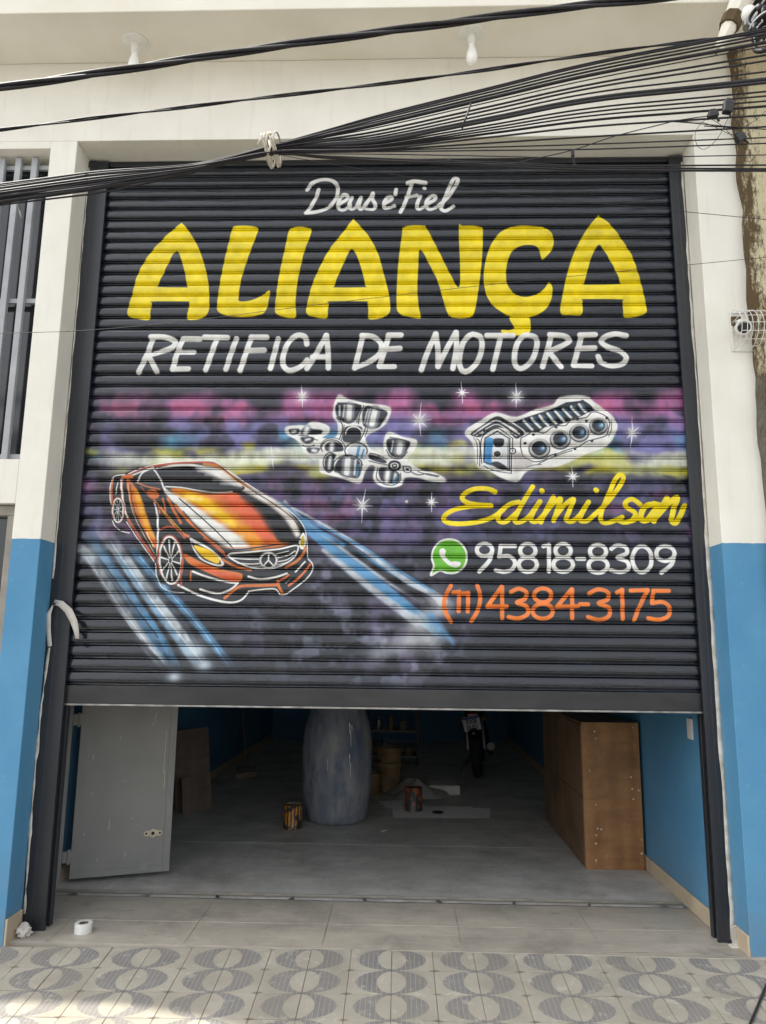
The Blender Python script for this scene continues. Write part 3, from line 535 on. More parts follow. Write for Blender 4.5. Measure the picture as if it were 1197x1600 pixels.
    st([(985, 700), (1020, 660), (1085, 592)], 3.0, WHITE, .6); st([(1000, 716), (1060, 668), (1112, 605)], 4.2, (206, 112, 66), .9); st([(965, 710), (990, 690), (1030, 650)], 3.0, BLK, .7)
    st([(425, 712), (530, 764), (640, 796), (712, 803), (760, 786), (792, 745)], [4.2, 4.2, 4, 3.6, 3.2, 2.6], WHITE, .7); st([(792, 745), (860, 736), (930, 734), (960, 764), (1004, 748), (1100, 672), (1126, 614), (1102, 578)], 2.4, WHITE, .6)
    st([(640, 86), (780, 184), (930, 280), (1030, 350), (1086, 430), (1098, 570)], 1.8, WHITE, .5); st([(650, 102), (780, 200), (920, 290), (1016, 362), (1072, 440)], 1.4, BLK, .5); st([(440, 715), (440, 640), (450, 560)], 3.2, RD, .8)

paint_art()
art_img = bpy.data.images.new('shutter_paint', IW, IH)
_b = np.ones((IH, IW, 4), np.float32); _b[..., :3] = np.clip(ART, 0, 1); art_img.pixels.foreach_set(_b.ravel()); art_img.pack()
del _b

# ------------------------------------------------------------------ material set
def wall_paint():
    t = NT('wall_paint'); pos = t.coord('Position'); z = t.xyz(pos)[2]
    n = t.noise(pos, 3, 5); n2 = t.noise(pos, 28, 4)
    white = t.mix(t.ramp(n, .35, .7), lin((229, 227, 218)), lin((220, 218, 208)))
    white = t.mix(t.math('MULTIPLY', t.ramp(t.noise(t.coord('Position', (6, 6, .7)), 3, 5), .55, .8), .35), white, lin((196, 190, 174)))
    blue = t.mix(t.ramp(n, .3, .7), lin((86, 142, 178)), lin((76, 132, 170)))
    blue = t.mix(t.math('MULTIPLY', t.ramp(n2, .62, .75), .25), blue, lin((120, 165, 195)))
    grime = t.math('MULTIPLY', t.ramp(z, .45, .0), t.ramp(t.noise(pos, 9, 6, .7), .35, .75))
    blue = t.mix(t.math('MULTIPLY', grime, .55), blue, lin((120, 116, 106)))
    edge = t.math('ADD', z, t.math('MULTIPLY', t.math('SUBTRACT', n2, .5), .006))
    t.set('Base Color', t.mix(t.math('GREATER_THAN', edge, 2.095), blue, white)); t.set('Roughness', .62); t.set('Specular IOR Level', .3)
    t.bump(t.math('ADD', t.noise(pos, 9, 4), t.math('MULTIPLY', t.noise(pos, 160, 3), .25)), .25, .012); return t.m
M_wall = wall_paint()
M_inblue = M_wall
M_ceil = mat('ceiling_plaster', (228, 227, 222), (220, 219, 214), 2, rough=.8)
M_soffit = mat('canopy_paint', (230, 227, 216), (218, 214, 200), 1.6, rough=.75, bump=.2, bscale=14, bdist=.01, coord='Position')
M_base = mat('baseboard_stone', (196, 180, 154), (180, 164, 140), 7, rough=.45, coord='Position')
M_slat = NT('painted_slat')
_ti = M_slat.n.new('ShaderNodeTexImage'); _ti.image = art_img; _ti.extension = 'EXTEND'; _ti.interpolation = 'Linear'
M_slat.l.new(M_slat.coord('UV'), _ti.inputs[0]); M_slat.l.new(_ti.outputs[0], M_slat.p.inputs['Base Color'])
_pn = M_slat.coord('Position', (1.2, 3, 30)); M_slat.set('Roughness', M_slat.math('ADD', M_slat.math('MULTIPLY', M_slat.noise(_pn, 2.2, 4), .16), .08)); M_slat.set('Specular IOR Level', .58)
M_slat.bump(M_slat.noise(M_slat.coord('Position', (1.3, 2, 14)), 2, 4), .2, .018); M_slat = M_slat.m
M_black = mat('black_enamel', (34, 37, 42), (42, 45, 50), 4, rough=.34, spec=.5, bump=.05, bscale=18, stretch=(1, 1, .25), c3=(64, 66, 68), s3=26, lo3=.68, hi3=.78, coord='Position', rvar=.2)
M_bar = mat('black_bar_enamel', (44, 45, 47), (28, 30, 34), 1.7, lo=.42, hi=.6, rough=.36, spec=.5, bump=.06, bscale=8, stretch=(1, 1, 3), coord='Position', rvar=.2)
M_zinc = mat('bare_zinc', (168, 168, 166), (120, 120, 118), 12, rough=.4, metal=.7)
M_door = mat('grey_steel_paint', (138, 138, 134), (128, 128, 126), 3.5, rough=.42, spec=.45, bump=.06, bscale=6, c3=(150, 148, 140), s3=7, lo3=.6, hi3=.8, rvar=.25)
M_scratch = mat('bare_scratch', (214, 210, 196), rough=.6)
M_lock = mat('lock_plate_metal', (206, 196, 172), (180, 168, 146), 30, rough=.45)
M_hole = mat('dark_hollow', (14, 14, 15), rough=.9)
M_grille = mat('grey_grille_paint', (166, 170, 174), (150, 154, 159), 6, rough=.5, coord='Position')
M_glass = mat('dark_glass', (38, 42, 48), (54, 56, 58), 4, rough=.12, spec=.6, coord='Position')
M_frame = mat('window_frame_paint', (128, 124, 116), (150, 144, 132), 9, rough=.6, coord='Position')
M_white = mat('white_plastic', (226, 226, 222), (214, 213, 206), 20, rough=.35)
M_bulb = NT('frosted_bulb'); M_bulb.set('Base Color', (*lin((238, 238, 236)), 1)); M_bulb.set('Roughness', .25); M_bulb.set('Subsurface Weight', .3); M_bulb.set('Subsurface Radius', (.02, .02, .02)); M_bulb = M_bulb.m
M_cable = mat('black_cable', (28, 27, 31), (40, 39, 43), 30, rough=.55, spec=.4)
M_rope = mat('white_rope', (214, 208, 194), (190, 182, 166), 40, rough=.9)
M_plastic = mat('black_plastic', (24, 25, 27), (34, 35, 37), 20, rough=.5)
M_paper = mat('paper', (206, 203, 196), (188, 184, 176), 12, rough=.85)
M_filler = mat('white_filler', (206, 203, 195), (166, 161, 150), 14, rough=.9, bump=.5, bscale=40, bdist=.006, coord='Position')
def old_plaster():
    t = NT('old_stained_plaster'); pos = t.coord('Position'); x, y, z = t.xyz(pos)[0:3]
    n = t.noise(pos, 7, 7, .65); nb = t.noise(pos, 2.2, 6); nf = t.noise(t.coord('Position', (1, 1, .45)), 55, 7, .75); ns = t.noise(t.coord('Position', (7, 7, 1.3)), 4, 6, .6)
    c = t.mix(t.ramp(nb, .35, .65), lin((208, 199, 168)), lin((194, 182, 148)))
    mask = t.math('ADD', t.math('MULTIPLY', t.ramp(x, 2.17, 2.03), .5), t.math('ADD', ns, t.math('MULTIPLY', t.math('SUBTRACT', nf, .5), 1.1)))
    c = t.mix(t.ramp(mask, .62, .86), c, lin((88, 72, 46)))
    c = t.mix(t.math('MULTIPLY', t.ramp(nf, .6, .7), t.ramp(ns, .45, .6)), c, lin((40, 34, 26)))
    c = t.mix(t.ramp(t.math('ADD', z, t.math('MULTIPLY', n, .5)), 3.35, 3.15), c, t.mix(t.ramp(nf, .4, .62), lin((112, 108, 98)), lin((82, 78, 70))))
    t.set('Base Color', c); t.set('Roughness', .9); t.bump(t.math('ADD', n, t.math('MULTIPLY', nf, .6)), .8, .03); return t.m
M_old = old_plaster()
def tile_mat():
    t = NT('patterned_cement_tile'); uv = t.xyz(t.coord('UV')); U, V = uv[0], uv[1]; pos = t.coord('Position')
    wob = t.math('MULTIPLY', t.math('SUBTRACT', t.noise(pos, 30, 3), .5), .05)
    def ell(a, b):
        u = t.math('POWER', t.math('DIVIDE', U, a), 2); v = t.math('POWER', t.math('DIVIDE', t.math('SUBTRACT', V, .5), b), 2)
        return t.math('ADD', t.math('ADD', u, v), wob)
    go = t.ramp(ell(.82, .505), 1.04, .98); gi = t.ramp(ell(.335, .455), .97, 1.04)
    grey = t.math('MULTIPLY', go, gi)
    ribU = t.math('PINGPONG', t.math('MULTIPLY', U, 9.0), .5); ribV = t.math('PINGPONG', t.math('MULTIPLY', V, 11.0), .5)
    n = t.noise(pos, 5, 5); nf = t.noise(pos, 55, 5, .7); ni = t.n.new('ShaderNodeObjectInfo').outputs['Random']
    gcol = t.mix(t.ramp(n, .3, .7), lin((110, 109, 109)), lin((125, 123, 122)))
    gcol = t.mix(t.math('MULTIPLY', t.ramp(ribU, .12, .02), .5), gcol, lin((172, 167, 156)))
    ccol = t.mix(t.ramp(n, .3, .7), lin((164, 159, 147)), lin((150, 145, 133)))
    ccol = t.mix(t.math('MULTIPLY', t.ramp(ribV, .1, .02), .25), ccol, lin((164, 156, 136)))
    c = t.mix(grey, ccol, gcol)
    star = t.math('ADD', t.math('DIVIDE', t.math('SUBTRACT', 1.0, U), .16), t.math('DIVIDE', t.math('PINGPONG', V, .5), .06))
    star = t.ramp(star, 1.05, .8)
    c = t.mix(t.math('MULTIPLY', star, .85), c, lin((112, 104, 92)))
    c = t.mix(t.math('MULTIPLY', t.ramp(nf, .5, .72), .4), c, lin((150, 142, 126)))
    c = t.mix(t.math('MULTIPLY', t.ramp(t.noise(pos, 90, 3, .6), .70, .74), .6), c, lin((96, 90, 80)))
    c = t.mix(t.math('MULTIPLY', ni, .22), c, lin((122, 115, 102)))
    c = t.mix(t.math('MULTIPLY', t.ramp(t.noise(pos, 2.4, 6, .65), .48, .70), .35), c, lin((108, 102, 92)))
    c = t.mix(t.math('MULTIPLY', t.ramp(t.noise(pos, 14, 5, .7), .58, .66), .3), c, lin((192, 186, 172)))
    t.set('Base Color', c); t.set('Roughness', .8); t.set('Specular IOR Level', .3)
    h = t.math('ADD', t.math('MULTIPLY', t.math('MULTIPLY', t.ramp(ribU, .14, .0), grey), .8), t.math('MULTIPLY', nf, .5)); t.bump(h, .4, .004); return t.m
M_tile = tile_mat()
def porcelain(name, a, b, dirt, damt):
    t = NT(name); pos = t.coord('Position'); n = t.noise(t.coord('Position', (1.2, 4, 1)), 2.0, 6, .6); nf = t.noise(pos, 22, 6, .7)
    c = t.mix(t.ramp(n, .35, .65), lin(a), lin(b))
    c = t.mix(t.math('MULTIPLY', t.ramp(t.noise(pos, 3.2, 7, .7), .42, .72), damt), c, lin(dirt))
    c = t.mix(t.math('MULTIPLY', t.ramp(nf, .64, .72), .35), c, lin((170, 166, 156)))
    c = t.mix(t.math('MULTIPLY', t.ramp(t.noise(t.coord('Position', (1, 7, 1)), 5, 6, .7), .56, .70), .5), c, lin((204, 200, 190)))
    c = t.mix(t.math('MULTIPLY', t.ramp(t.noise(pos, 1.9, 7, .7), .52, .66), .42), c, lin((98, 94, 88)))
    c = t.mix(t.math('MULTIPLY', t.ramp(t.noise(pos, 9, 6, .75), .60, .68), .4), c, lin((90, 87, 83)))
    ni = t.n.new('ShaderNodeObjectInfo').outputs['Random']; c = t.mix(t.math('MULTIPLY', ni, .12), c, lin((120, 116, 110)))
    t.set('Base Color', c); t.set('Roughness', t.math('ADD', t.math('MULTIPLY', nf, .3), .32)); t.bump(nf, .06, .002); return t.m
M_apron = porcelain('beige_floor_tile', (176, 168, 154), (160, 153, 141), (140, 136, 129), .8)
M_floor = porcelain('grey_floor_tile', (214, 211, 204), (196, 194, 188), (160, 158, 153), .85)
M_grout = mat('grout', (160, 155, 146), (136, 132, 124), 20, rough=.95)
M_concrete = mat('concrete', (150, 146, 138), (128, 124, 117), 6, rough=.9, bump=.4, bscale=50, coord='Position')
M_asphalt = mat('asphalt', (62, 62, 62), (74, 73, 71), 4, rough=.92, bump=.6, bscale=160, coord='Position')
M_drum = mat('dusty_blue_drum', (108, 116, 130), (150, 150, 149), 5, lo=.36, hi=.62, rough=.65, bump=.15, bscale=26, stretch=(1.3, 1.3, .5), c3=(84, 96, 118), s3=6, lo3=.46, hi3=.7)
M_paintdrip = mat('white_paint_drip', (226, 226, 224), rough=.5)
def wood(name, a, b, rings=2.2, sc=(1, 1, 6), rough=.55):
    t = NT(name); v = t.coord('Object', sc); n = t.noise(v, 3, 5, .6)
    w = t.n.new('ShaderNodeTexWave'); w.inputs['Scale'].default_value = rings; w.inputs['Distortion'].default_value = 6; w.inputs['Detail'].default_value = 3
    mp = t.coord('Object', (sc[2]/6, 1, .16)); t.l.new(mp, w.inputs[0])
    c = t.mix(t.math('MULTIPLY', w.outputs[1], .5), lin(a), lin(b)); c = t.mix(t.math('MULTIPLY', t.ramp(n, .45, .7), .5), c, lin(tuple(int(q*.72) for q in a)))
    c = t.mix(t.math('MULTIPLY', t.ramp(t.noise(t.coord('Object'), 3.5, 5, .6), .46, .68), .55), c, lin(tuple(int(q*.66) for q in b)))
    c = t.mix(t.math('MULTIPLY', t.ramp(t.noise(t.coord('Object', (1, 1, .3)), 22, 5, .7), .60, .72), .4), c, lin(tuple(min(255, int(q*1.3)) for q in a)))
    t.set('Base Color', c); t.set('Roughness', rough); t.set('Specular IOR Level', .35); return t.m
M_wood = wood('varnished_plywood', (164, 120, 78), (132, 94, 60)); M_wood2 = wood('brown_cabinet_board', (124, 98, 74), (102, 80, 60)); M_ply = wood('plain_board', (112, 98, 86), (96, 84, 74))
def can_mat(name, a, b, c):
    t = NT(name); o = t.coord('Object'); x, y, z = t.xyz(o)[0:3]; ang = t.math('ARCTAN2', y, x)
    s = t.ramp(t.math('SINE', t.math('ADD', t.math('MULTIPLY', ang, 16), t.math('MULTIPLY', t.noise(o, 14, 3), 5))), -.1, .3)
    k = t.mix(s, lin(a), lin(b)); k = t.mix(t.ramp(t.noise(o, 16, 3), .5, .56), k, lin(c)); t.set('Base Color', k); t.set('Roughness', .4); return t.m
M_can1 = can_mat('orange_label_can', (206, 140, 56), (60, 50, 42), (52, 48, 46)); M_can2 = can_mat('dark_label_can', (50, 52, 58), (70, 66, 64), (160, 84, 44))
M_bucket = mat('tan_plastic_bucket', (150, 124, 88), (124, 98, 66), 9, rough=.5); M_cloth = mat('dust_sheet', (176, 174, 170), (150, 148, 146), 8, rough=.95, bump=.4, bscale=30)
M_tyre = mat('tyre_rubber', (24, 24, 25), (34, 33, 33), 14, rough=.85); M_moto = mat('motorcycle_paint', (22, 24, 30), rough=.25, spec=.6); M_chrome = mat('dull_chrome', (150, 150, 150), rough=.3, metal=.9)
M_red = mat('tail_lamp_red', (120, 20, 18), rough=.2); M_plate = mat('plate_white', (214, 216, 216), (196, 198, 198), 30, rough=.4); M_ink = mat('plate_ink', (16, 16, 18), rough=.5); M_plateblue = mat('plate_blue', (30, 60, 130), rough=.5)

# ------------------------------------------------------------------ ground, road, kerb
def struct(o): o['kind'] = 'structure'; return o
struct(MB().box(-300, 300, -300, 300, -1.2, -.42).build('ground', M_concrete))
struct(MB().box(-60, 60, -11.0, -2.55, -.6, -.34).build('road', M_asphalt))
struct(MB().box(-60, 60, -2.55, -2.40, -.6, -.21).build('kerb', M_concrete, bevel=.012))
# pavement: patterned cement tiles on a bed that falls towards the street
PO, PROT, PS, PSX, PSY = np.array([-.0042, -.4073, -.037]), .0105, .2053, .008, .094
def pave(u, v, h=0.0):
    x = PO[0]+u*math.cos(PROT)-v*math.sin(PROT); y = PO[1]+u*math.sin(PROT)+v*math.cos(PROT)
    return (x, y, PO[2]+PSX*(x-PO[0])+PSY*(y-PO[1])+h)
bed = MB(); uu = (-30*PS, 30*PS); vv = (1.0*PS, -9.4*PS)
bed.add([pave(u, v, h) for h in (-.004, -.3) for u in uu for v in vv], [(0, 1, 3, 2), (4, 6, 7, 5), (0, 2, 6, 4), (1, 5, 7, 3), (0, 4, 5, 1), (2, 3, 7, 6)])
pavement = struct(bed.build('pavement', M_grout))
def tile_mesh(flip):
    g, b, h = .0011, .0022, .004; s = PS
    L = [(g, -.01), (g, h-.0016), (g+b, h)]; vs = []
    for o, z in L: vs += [(o, o-s, z), (s-o, o-s, z), (s-o, -o, z), (o, -o, z)]
    fs = [(8, 9, 10, 11)]+[(r*4+k, r*4+(k+1) % 4, r*4+4+(k+1) % 4, r*4+4+k) for r in (0, 1) for k in range(4)]
    me = bpy.data.meshes.new('tile'); me.from_pydata(vs, [], fs); uvl = me.uv_layers.new(name='UVMap')
    for lp in me.loops:
        x, y, _ = me.vertices[lp.vertex_index].co; u = x/s; uvl.data[lp.index].uv = ((1-u) if flip else u, (y+s)/s)
    me.materials.append(M_tile); return me
TM = (tile_mesh(False), tile_mesh(True))
nrm = Vector((-PSX, -PSY, 1)).normalized(); tx = Vector((math.cos(PROT), math.sin(PROT), 0)); tx = (tx-nrm*tx.dot(nrm)).normalized(); ty = nrm.cross(tx)
TROT = Matrix((tx, ty, nrm)).transposed().to_euler()
for j in range(-1, 5):
    for i in range(-12, 12):
        o = bpy.data.objects.new('tile', TM[i % 2]); COL.objects.link(o); o.parent = pavement
        p = pave(i*PS, -j*PS, rnd.uniform(-.0008, .0012)); o.location = p
        o.rotation_euler = (TROT[0]+rnd.uniform(-.004, .004), TROT[1]+rnd.uniform(-.004, .004), TROT[2]+rnd.uniform(-.003, .003))
# rest of the pavement towards the kerb, same tiles as one sheet
rest = bpy.data.meshes.new('tile_field'); vs, fs, uv = [], [], []
for j in range(5, 10):
    for i in range(-30, 30):
        b = len(vs); q = [(i, -j-1), (i+1, -j-1), (i+1, -j), (i, -j)]
        vs += [pave((a+(.006 if k in (0, 3) else -.006))*PS, (c+(.006 if k < 2 else -.006))*PS, .003) for k, (a, c) in enumerate(q)]
        fs.append((b, b+1, b+2, b+3)); U = [0, 1, 1, 0] if i % 2 == 0 else [1, 0, 0, 1]; uv += list(zip(U, [0, 0, 1, 1]))
rest.from_pydata(vs, [], fs); ul = rest.uv_layers.new(name='UVMap')
for k, c in enumerate(uv): ul.data[k].uv = c
rest.materials.append(M_tile); ro = bpy.data.objects.new('tile_field', rest); COL.objects.link(ro); ro.parent = pavement; ro['kind'] = 'stuff'

# ------------------------------------------------------------------ floor of the garage and apron in front of it
XL, XR, YB = -2.17, 1.755, 8.6
floor = struct(MB().box(XL-.1, XR+.1, .60, YB+.1, -.3, -.002).build('floor', mat('pale_grout', (208, 204, 197), (178, 174, 167), 9, rough=.9, coord='Position')))
def on_pave(px, py):                                   # where a sight line meets the pavement plane
    w = ray(px, py); n = np.array([-PSX, -PSY, 1.0]); return CAM + w*((PO-CAM)@n)/(w@n)
_e0, _e1 = on_pave(20, 1472), on_pave(1150, 1500)
def edge_y(x): return _e0[1]+(x-_e0[0])*(_e1[1]-_e0[1])/(_e1[0]-_e0[0])
def apz(x, y):                                         # the apron falls slightly to meet the pavement
    ye = edge_y(x); ze = PO[2]+PSX*(x-PO[0])+PSY*(ye-PO[1])+.007
    return ze*min(1.0, max(0.0, (.485-y)/(.485-ye)))
_ab = MB(); _pts = [(-2.10, edge_y(-2.10)), (1.90, edge_y(1.90)), (1.90, .485), (-2.10, .485)]
_ab.add([(x, y, apz(x, y)-.0015) for x, y in _pts]+[(x, y, -.3) for x, y in _pts], [(0, 1, 2, 3), (7, 6, 5, 4), (0, 4, 5, 1), (1, 5, 6, 2), (2, 6, 7, 3), (3, 7, 4, 0)])
apron = struct(_ab.build('apron', mat('apron_grout', (184, 176, 162), (164, 157, 145), 9, rough=.9, coord='Position')))
TW, X0 = .721, -2.532
def slab(parent, x0, x1, y0, y1, m, zf=None, front=False):
    g, b = .0014, .0015; x0 += g; x1 -= g; y0 += g; y1 -= g
    vs = []
    for o, z in ((0, -.006), (0, -b), (b, 0)): vs += [(x0+o, y0+o, z), (x1-o, y0+o, z), (x1-o, y1-o, z), (x0+o, y1-o, z)]
    if front: vs = [(x, (edge_y(x)+.001 if y < (y0+y1)/2 else y), z) for x, y, z in vs]
    if zf: vs = [(x, y, z+zf(x, y)) for x, y, z in vs]
    mb = MB(); mb.add(vs, [(8, 9, 10, 11)]+[(r*4+k, r*4+(k+1) % 4, r*4+4+(k+1) % 4, r*4+4+k) for r in (0, 1) for k in range(4)])
    o = mb.build('floor_tile', m, parent); o.location.z = rnd.uniform(0, .0006); return o
for i in range(7):
    a, b = max(X0+i*TW, XL), min(X0+(i+1)*TW, XR)
    if b-a < .02: continue
    for j in range(6):
        y0 = .60+j*2*TW-.22; y1 = y0+2*TW; y0, y1 = max(y0, .602), min(y1, YB)
        if y1-y0 > .02: slab(floor, a, b, y0, y1, M_floor)
    a2, b2 = max(X0+i*TW, -2.10), min(X0+(i+1)*TW, 1.90)
    slab(apron, a2, b2, .12, .484, M_apron, apz); slab(apron, a2, b2, -.262, .12, M_apron, apz, True)
# drain across the doorway
dr = empty('floor_drain', 'narrow slotted drain channel across the garage threshold', 'drain', (0, .54, 0))
def P(o): o.location = (0, -.54, 0); return o     # parts are written in world metres under a base at y = .54
m = MB().box(-2.12, 1.75, .487, .598, -.12, -.09).box(-2.12, 1.75, .486, .490, -.12, -.012); P(m.build('channel', M_hole, dr))
P(MB().box(-2.12, 1.75, .588, .600, -.014, .004).build('channel_edge', M_frame, dr, bevel=.004))
P(MB().box(-2.12, 1.75, .4895, .502, -.05, -.002).build('frame_rail', M_zinc, dr))
for k in range(9):
    x = -2.0+k*.452; P(MB().box(x, x+.016, .503, .571, -.04, -.004, rz=rnd.uniform(-.5, .5)).build('cross_bar', M_zinc, dr))
m = MB()
for k in range(46):
    x = -2.08+k*.083+rnd.uniform(-.02, .02); m.box(x, x+.05, .505, .57, -.088, -.07, rz=rnd.uniform(-.2, .2))
tag(P(m.build('grit', M_concrete, dr)), kind='stuff')

# ------------------------------------------------------------------ the building
YF = -.224; XFL, XFR, ZT = -2.018, 1.797, 4.615
bld = empty('garage_building', 'white and blue painted garage front with shallow canopy above the shutter', 'building')
def part(mb, name, m, **k): return mb.build(name, m, bld, **k)
part(MB().box(-4.6, 2.9, YF, .25, ZT, 5.3), 'lintel_wall', M_wall, bevel=.004)
part(MB().box(-2.185, XFL, YF, .25, -.4, ZT), 'pier', M_wall, bevel=.004)
part(MB().box(XFR, 2.9, YF, .25, -.4, ZT), 'pier', M_wall, bevel=.004)
part(MB().box(-3.5, -2.185, YF, .25, 2.30, 2.56), 'spandrel', M_wall, bevel=.003)
part(MB().box(-4.6, -3.5, YF, .25, -.4, ZT), 'pier', M_wall, bevel=.004)
part(MB().box(-3.5, -2.185, YF, .25, 4.565, ZT), 'spandrel', M_wall, bevel=.003)
# canopy, and an added unseen slab above it that shapes the sun patch
cz = 5.167
part(MB().box(-9.0, 6.0, -.617, YF-.002, cz, 6.3), 'canopy', M_soffit, bevel=.006)
part(MB().box(-9.0, 6.0, -.60, .6, 6.302, 6.5).prism([(-5.0, -.605), (-4.75, -.65), (-4.5, -.71), (-4.3, -.79), (-4.15, -.90), (-4.0, -1.05), (6.0, -1.15), (6.0, -.605)], 6.32, 6.48, 'z'), 'shadow_slab', M_soffit)
part(MB().box(XL-.25, XL, .25, YB+.2, -.4, 4.9), 'interior_wall', M_inblue); part(MB().box(XR, XR+.25, .25, YB+.2, -.4, 4.9), 'interior_wall', M_inblue)
part(MB().box(XL, XR, YB, YB+.2, -.4, 4.9), 'interior_wall', M_inblue); part(MB().box(XL-.25, XR+.25, .25, YB+.2, 4.9, 5.1), 'ceiling', M_ceil)
# the pier backs are painted blue inside and out, so the returns beside the rails meet the interior walls
for a, b in (((XL, .25), (XL, YB)), ((XR, .05), (XR, YB))):
    x = a[0]; s = 1 if x < 0 else -1
    part(MB().box(min(x, x+s*.014), max(x, x+s*.014), a[1], b[1], 0.002, .095), 'baseboard', M_base, bevel=.004)
part(MB().box(XR, XFR, .062, .25, 0, 4.6), 'return_wall', M_inblue)
part(MB().box(XFR-.012, XFR, YF+.002, -.06, -.06, .095), 'baseboard', M_base, bevel=.003); part(MB().box(XFL, XFL+.012, YF+.002, -.06, -.07, .095), 'baseboard', M_base, bevel=.003)
# barred window, glass behind the bars
win = MB(); win.box(-3.48, -2.20, -.10, -.06, 2.575, 2.60).box(-3.48, -2.20, -.10, -.06, 4.525, 4.55).box(-2.225, -2.20, -.10, -.06, 2.60, 4.525).box(-3.48, -3.455, -.10, -.06, 2.60, 4.525)
wo = part(win, 'window', M_frame); MB().box(-3.46, -2.22, -.062, -.055, 2.59, 4.535).build('pane', M_glass, wo)
for k in range(12):
    x = -2.315-k*.105; MB().box(x-.019, x+.019, -.158, -.128, 2.575, 4.548).build('bar', M_grille, wo, bevel=.003)
for z in (2.60, 3.59, 4.50): MB().box(-3.49, -2.19, -.126, -.106, z-.014, z+.014).build('cross_rail', M_grille, wo)
# doorway at the far left edge, mostly out of the picture
dw = MB().box(-3.48, -2.19, -.18, -.10, 2.235, 2.295).box(-2.245, -2.19, -.18, -.10, -.3, 2.235).box(-3.48, -3.42, -.18, -.10, -.3, 2.235)
do = part(dw, 'side_door', M_frame, bevel=.004); MB().box(-3.42, -2.245, -.12, -.10, -.3, 2.235).build('door_panel', M_glass, do)

# ------------------------------------------------------------------ roller shutter
SH = empty('roller_shutter', 'black corrugated roller shutter with airbrushed sign, pulled up to waist height', 'roller shutter', (0, 0, 0))
PR = [(.0014, .012), (.0017, .0), (.0030, -.0055), (.0058, -.0075), (.0092, -.0058), (.0112, -.001), (.0118, .010), (.0142, .010), (.0146, .0), (.0160, -.0045), (.0205, -.0085), (.0265, -.0108), (.0335, -.0116), (.0400, -.0112), (.0550, -.0092), (.0690, -.0066), (.0722, -.0040), (.0732, .001), (.0735, .012)]
xa, xb = SX0-.03, SX1+.03; NS = 44; ZB = 1.278
for k in range(NS):
    z0 = ZB+k*.075; xs = (xa, xa+.02, -.9, -.1, .7, xb-.02, xb); vs, fs, uvs = [], [], []
    dj = rnd.uniform(-.002, .002)
    for ix, x in enumerate(xs):
        sag = rnd.uniform(-.0018, .0018)
        for z, y in PR: vs.append((x, y+dj+sag*.6, z0+z+sag*.5))
    n = len(PR)
    for i in range(len(xs)-1):
        for j in range(n-1): fs.append((i*n+j, (i+1)*n+j, (i+1)*n+j+1, i*n+j+1))
    me = bpy.data.meshes.new('slat'); me.from_pydata(vs, [], fs); ul = me.uv_layers.new(name='UVMap')
    for lp in me.loops:
        x, y, z = me.vertices[lp.vertex_index].co; ul.data[lp.index].uv = ((x-SX0)/(SX1-SX0), (z-SZ0)/(SZ1-SZ0))
    me.materials.append(M_slat); me.shade_smooth(); me.set_sharp_from_angle(angle=math.radians(50)); o = bpy.data.objects.new('slat', me); COL.objects.link(o); o.parent = SH
MB().box(xa, xb, .017, .020, ZB, ZB+NS*.075).build('gap_shade_sheet', M_hole, SH)  # added near-black sheet, its colour stands in for shade in the slat gaps
bb_ = MB().box(xa+.01, xb-.01, -.012, .006, 1.176, 1.276); bb_.build('bottom_bar', M_bar, SH, bevel=.003)
MB().box(xa+.01, xb-.01, -.014, .03, 1.164, 1.1745).build('bar_lip', M_zinc, SH, bevel=.002)
MB().box(XFL+.003, XFR-.003, -.02, .25, 4.578, ZT-.002).build('head_cover', M_black, SH, bevel=.003)
for x0, x1, s in ((-2.0165, SX0, 1), (SX1, 1.794, -1)):
    g = MB(); w = x1-x0
    # channel section: outer flange, web with a folded step, slot for the slats
    poly = [(x0, -.05), (x0+w*.42 if s > 0 else x0+w*.58, -.05), (x0+w*.42 if s > 0 else x0+w*.58, -.044), (x1, -.044), (x1, -.024), (x1 if s < 0 else x1-.03, -.024), (x1 if s < 0 else x1-.03, .02), (x1, .02), (x1, .06), (x0, .06)]
    if s < 0: poly = [(x0, -.044), (x0+w*.5, -.044), (x0+w*.5, -.05), (x1, -.05), (x1, .06), (x0, .06), (x0, .02), (x0+.03, .02), (x0+.03, -.024), (x0, -.024)]
    g.prism(poly, -.04, 4.60, 'z'); g.build('guide_rail', M_black, SH, bevel=.0025)

# strips of torn filler and tape along the rails
def ribbon(name, label, cat, pts, wid, m, th=.0012, group=None, wob=0):
    vs, fs = [], []
    for i, (p, (wx, wy, wz)) in enumerate(zip(pts, wid)):
        w = Vector((wx, wy, wz)); p = Vector(p)+Vector((rnd.uniform(-wob, wob), 0, 0)); vs += [p-w/2, p+w/2]
    for i in range(len(pts)-1): fs.append((2*i, 2*i+1, 2*i+3, 2*i+2))
    o = MB().add(vs, fs).build(name, m, smooth=True); so_ = o.modifiers.new('t', 'SOLIDIFY'); so_.thickness = th; return tag(o, label, cat, group)
pts = [at_y(*q, Y) for q, Y in (((78, 1010), -.056), ((76, 985), -.058), ((76, 960), -.064), ((84, 941), -.075), ((95, 943), -.085), ((107, 954), -.084), ((115, 970), -.078), ((119, 985), -.074), ((121, 998), -.072))]
ribbon('tape_strip', 'curled loose end of pale tape hanging off the left rail', 'tape', pts, [(.022, .004, .006), (.025, .0, .006), (.028, .002, .0), (.012, .0, .030), (.022, .004, .030), (.038, .006, .020), (.038, .004, .012), (.03, .004, .004), (.02, 0, 0)], M_paper)
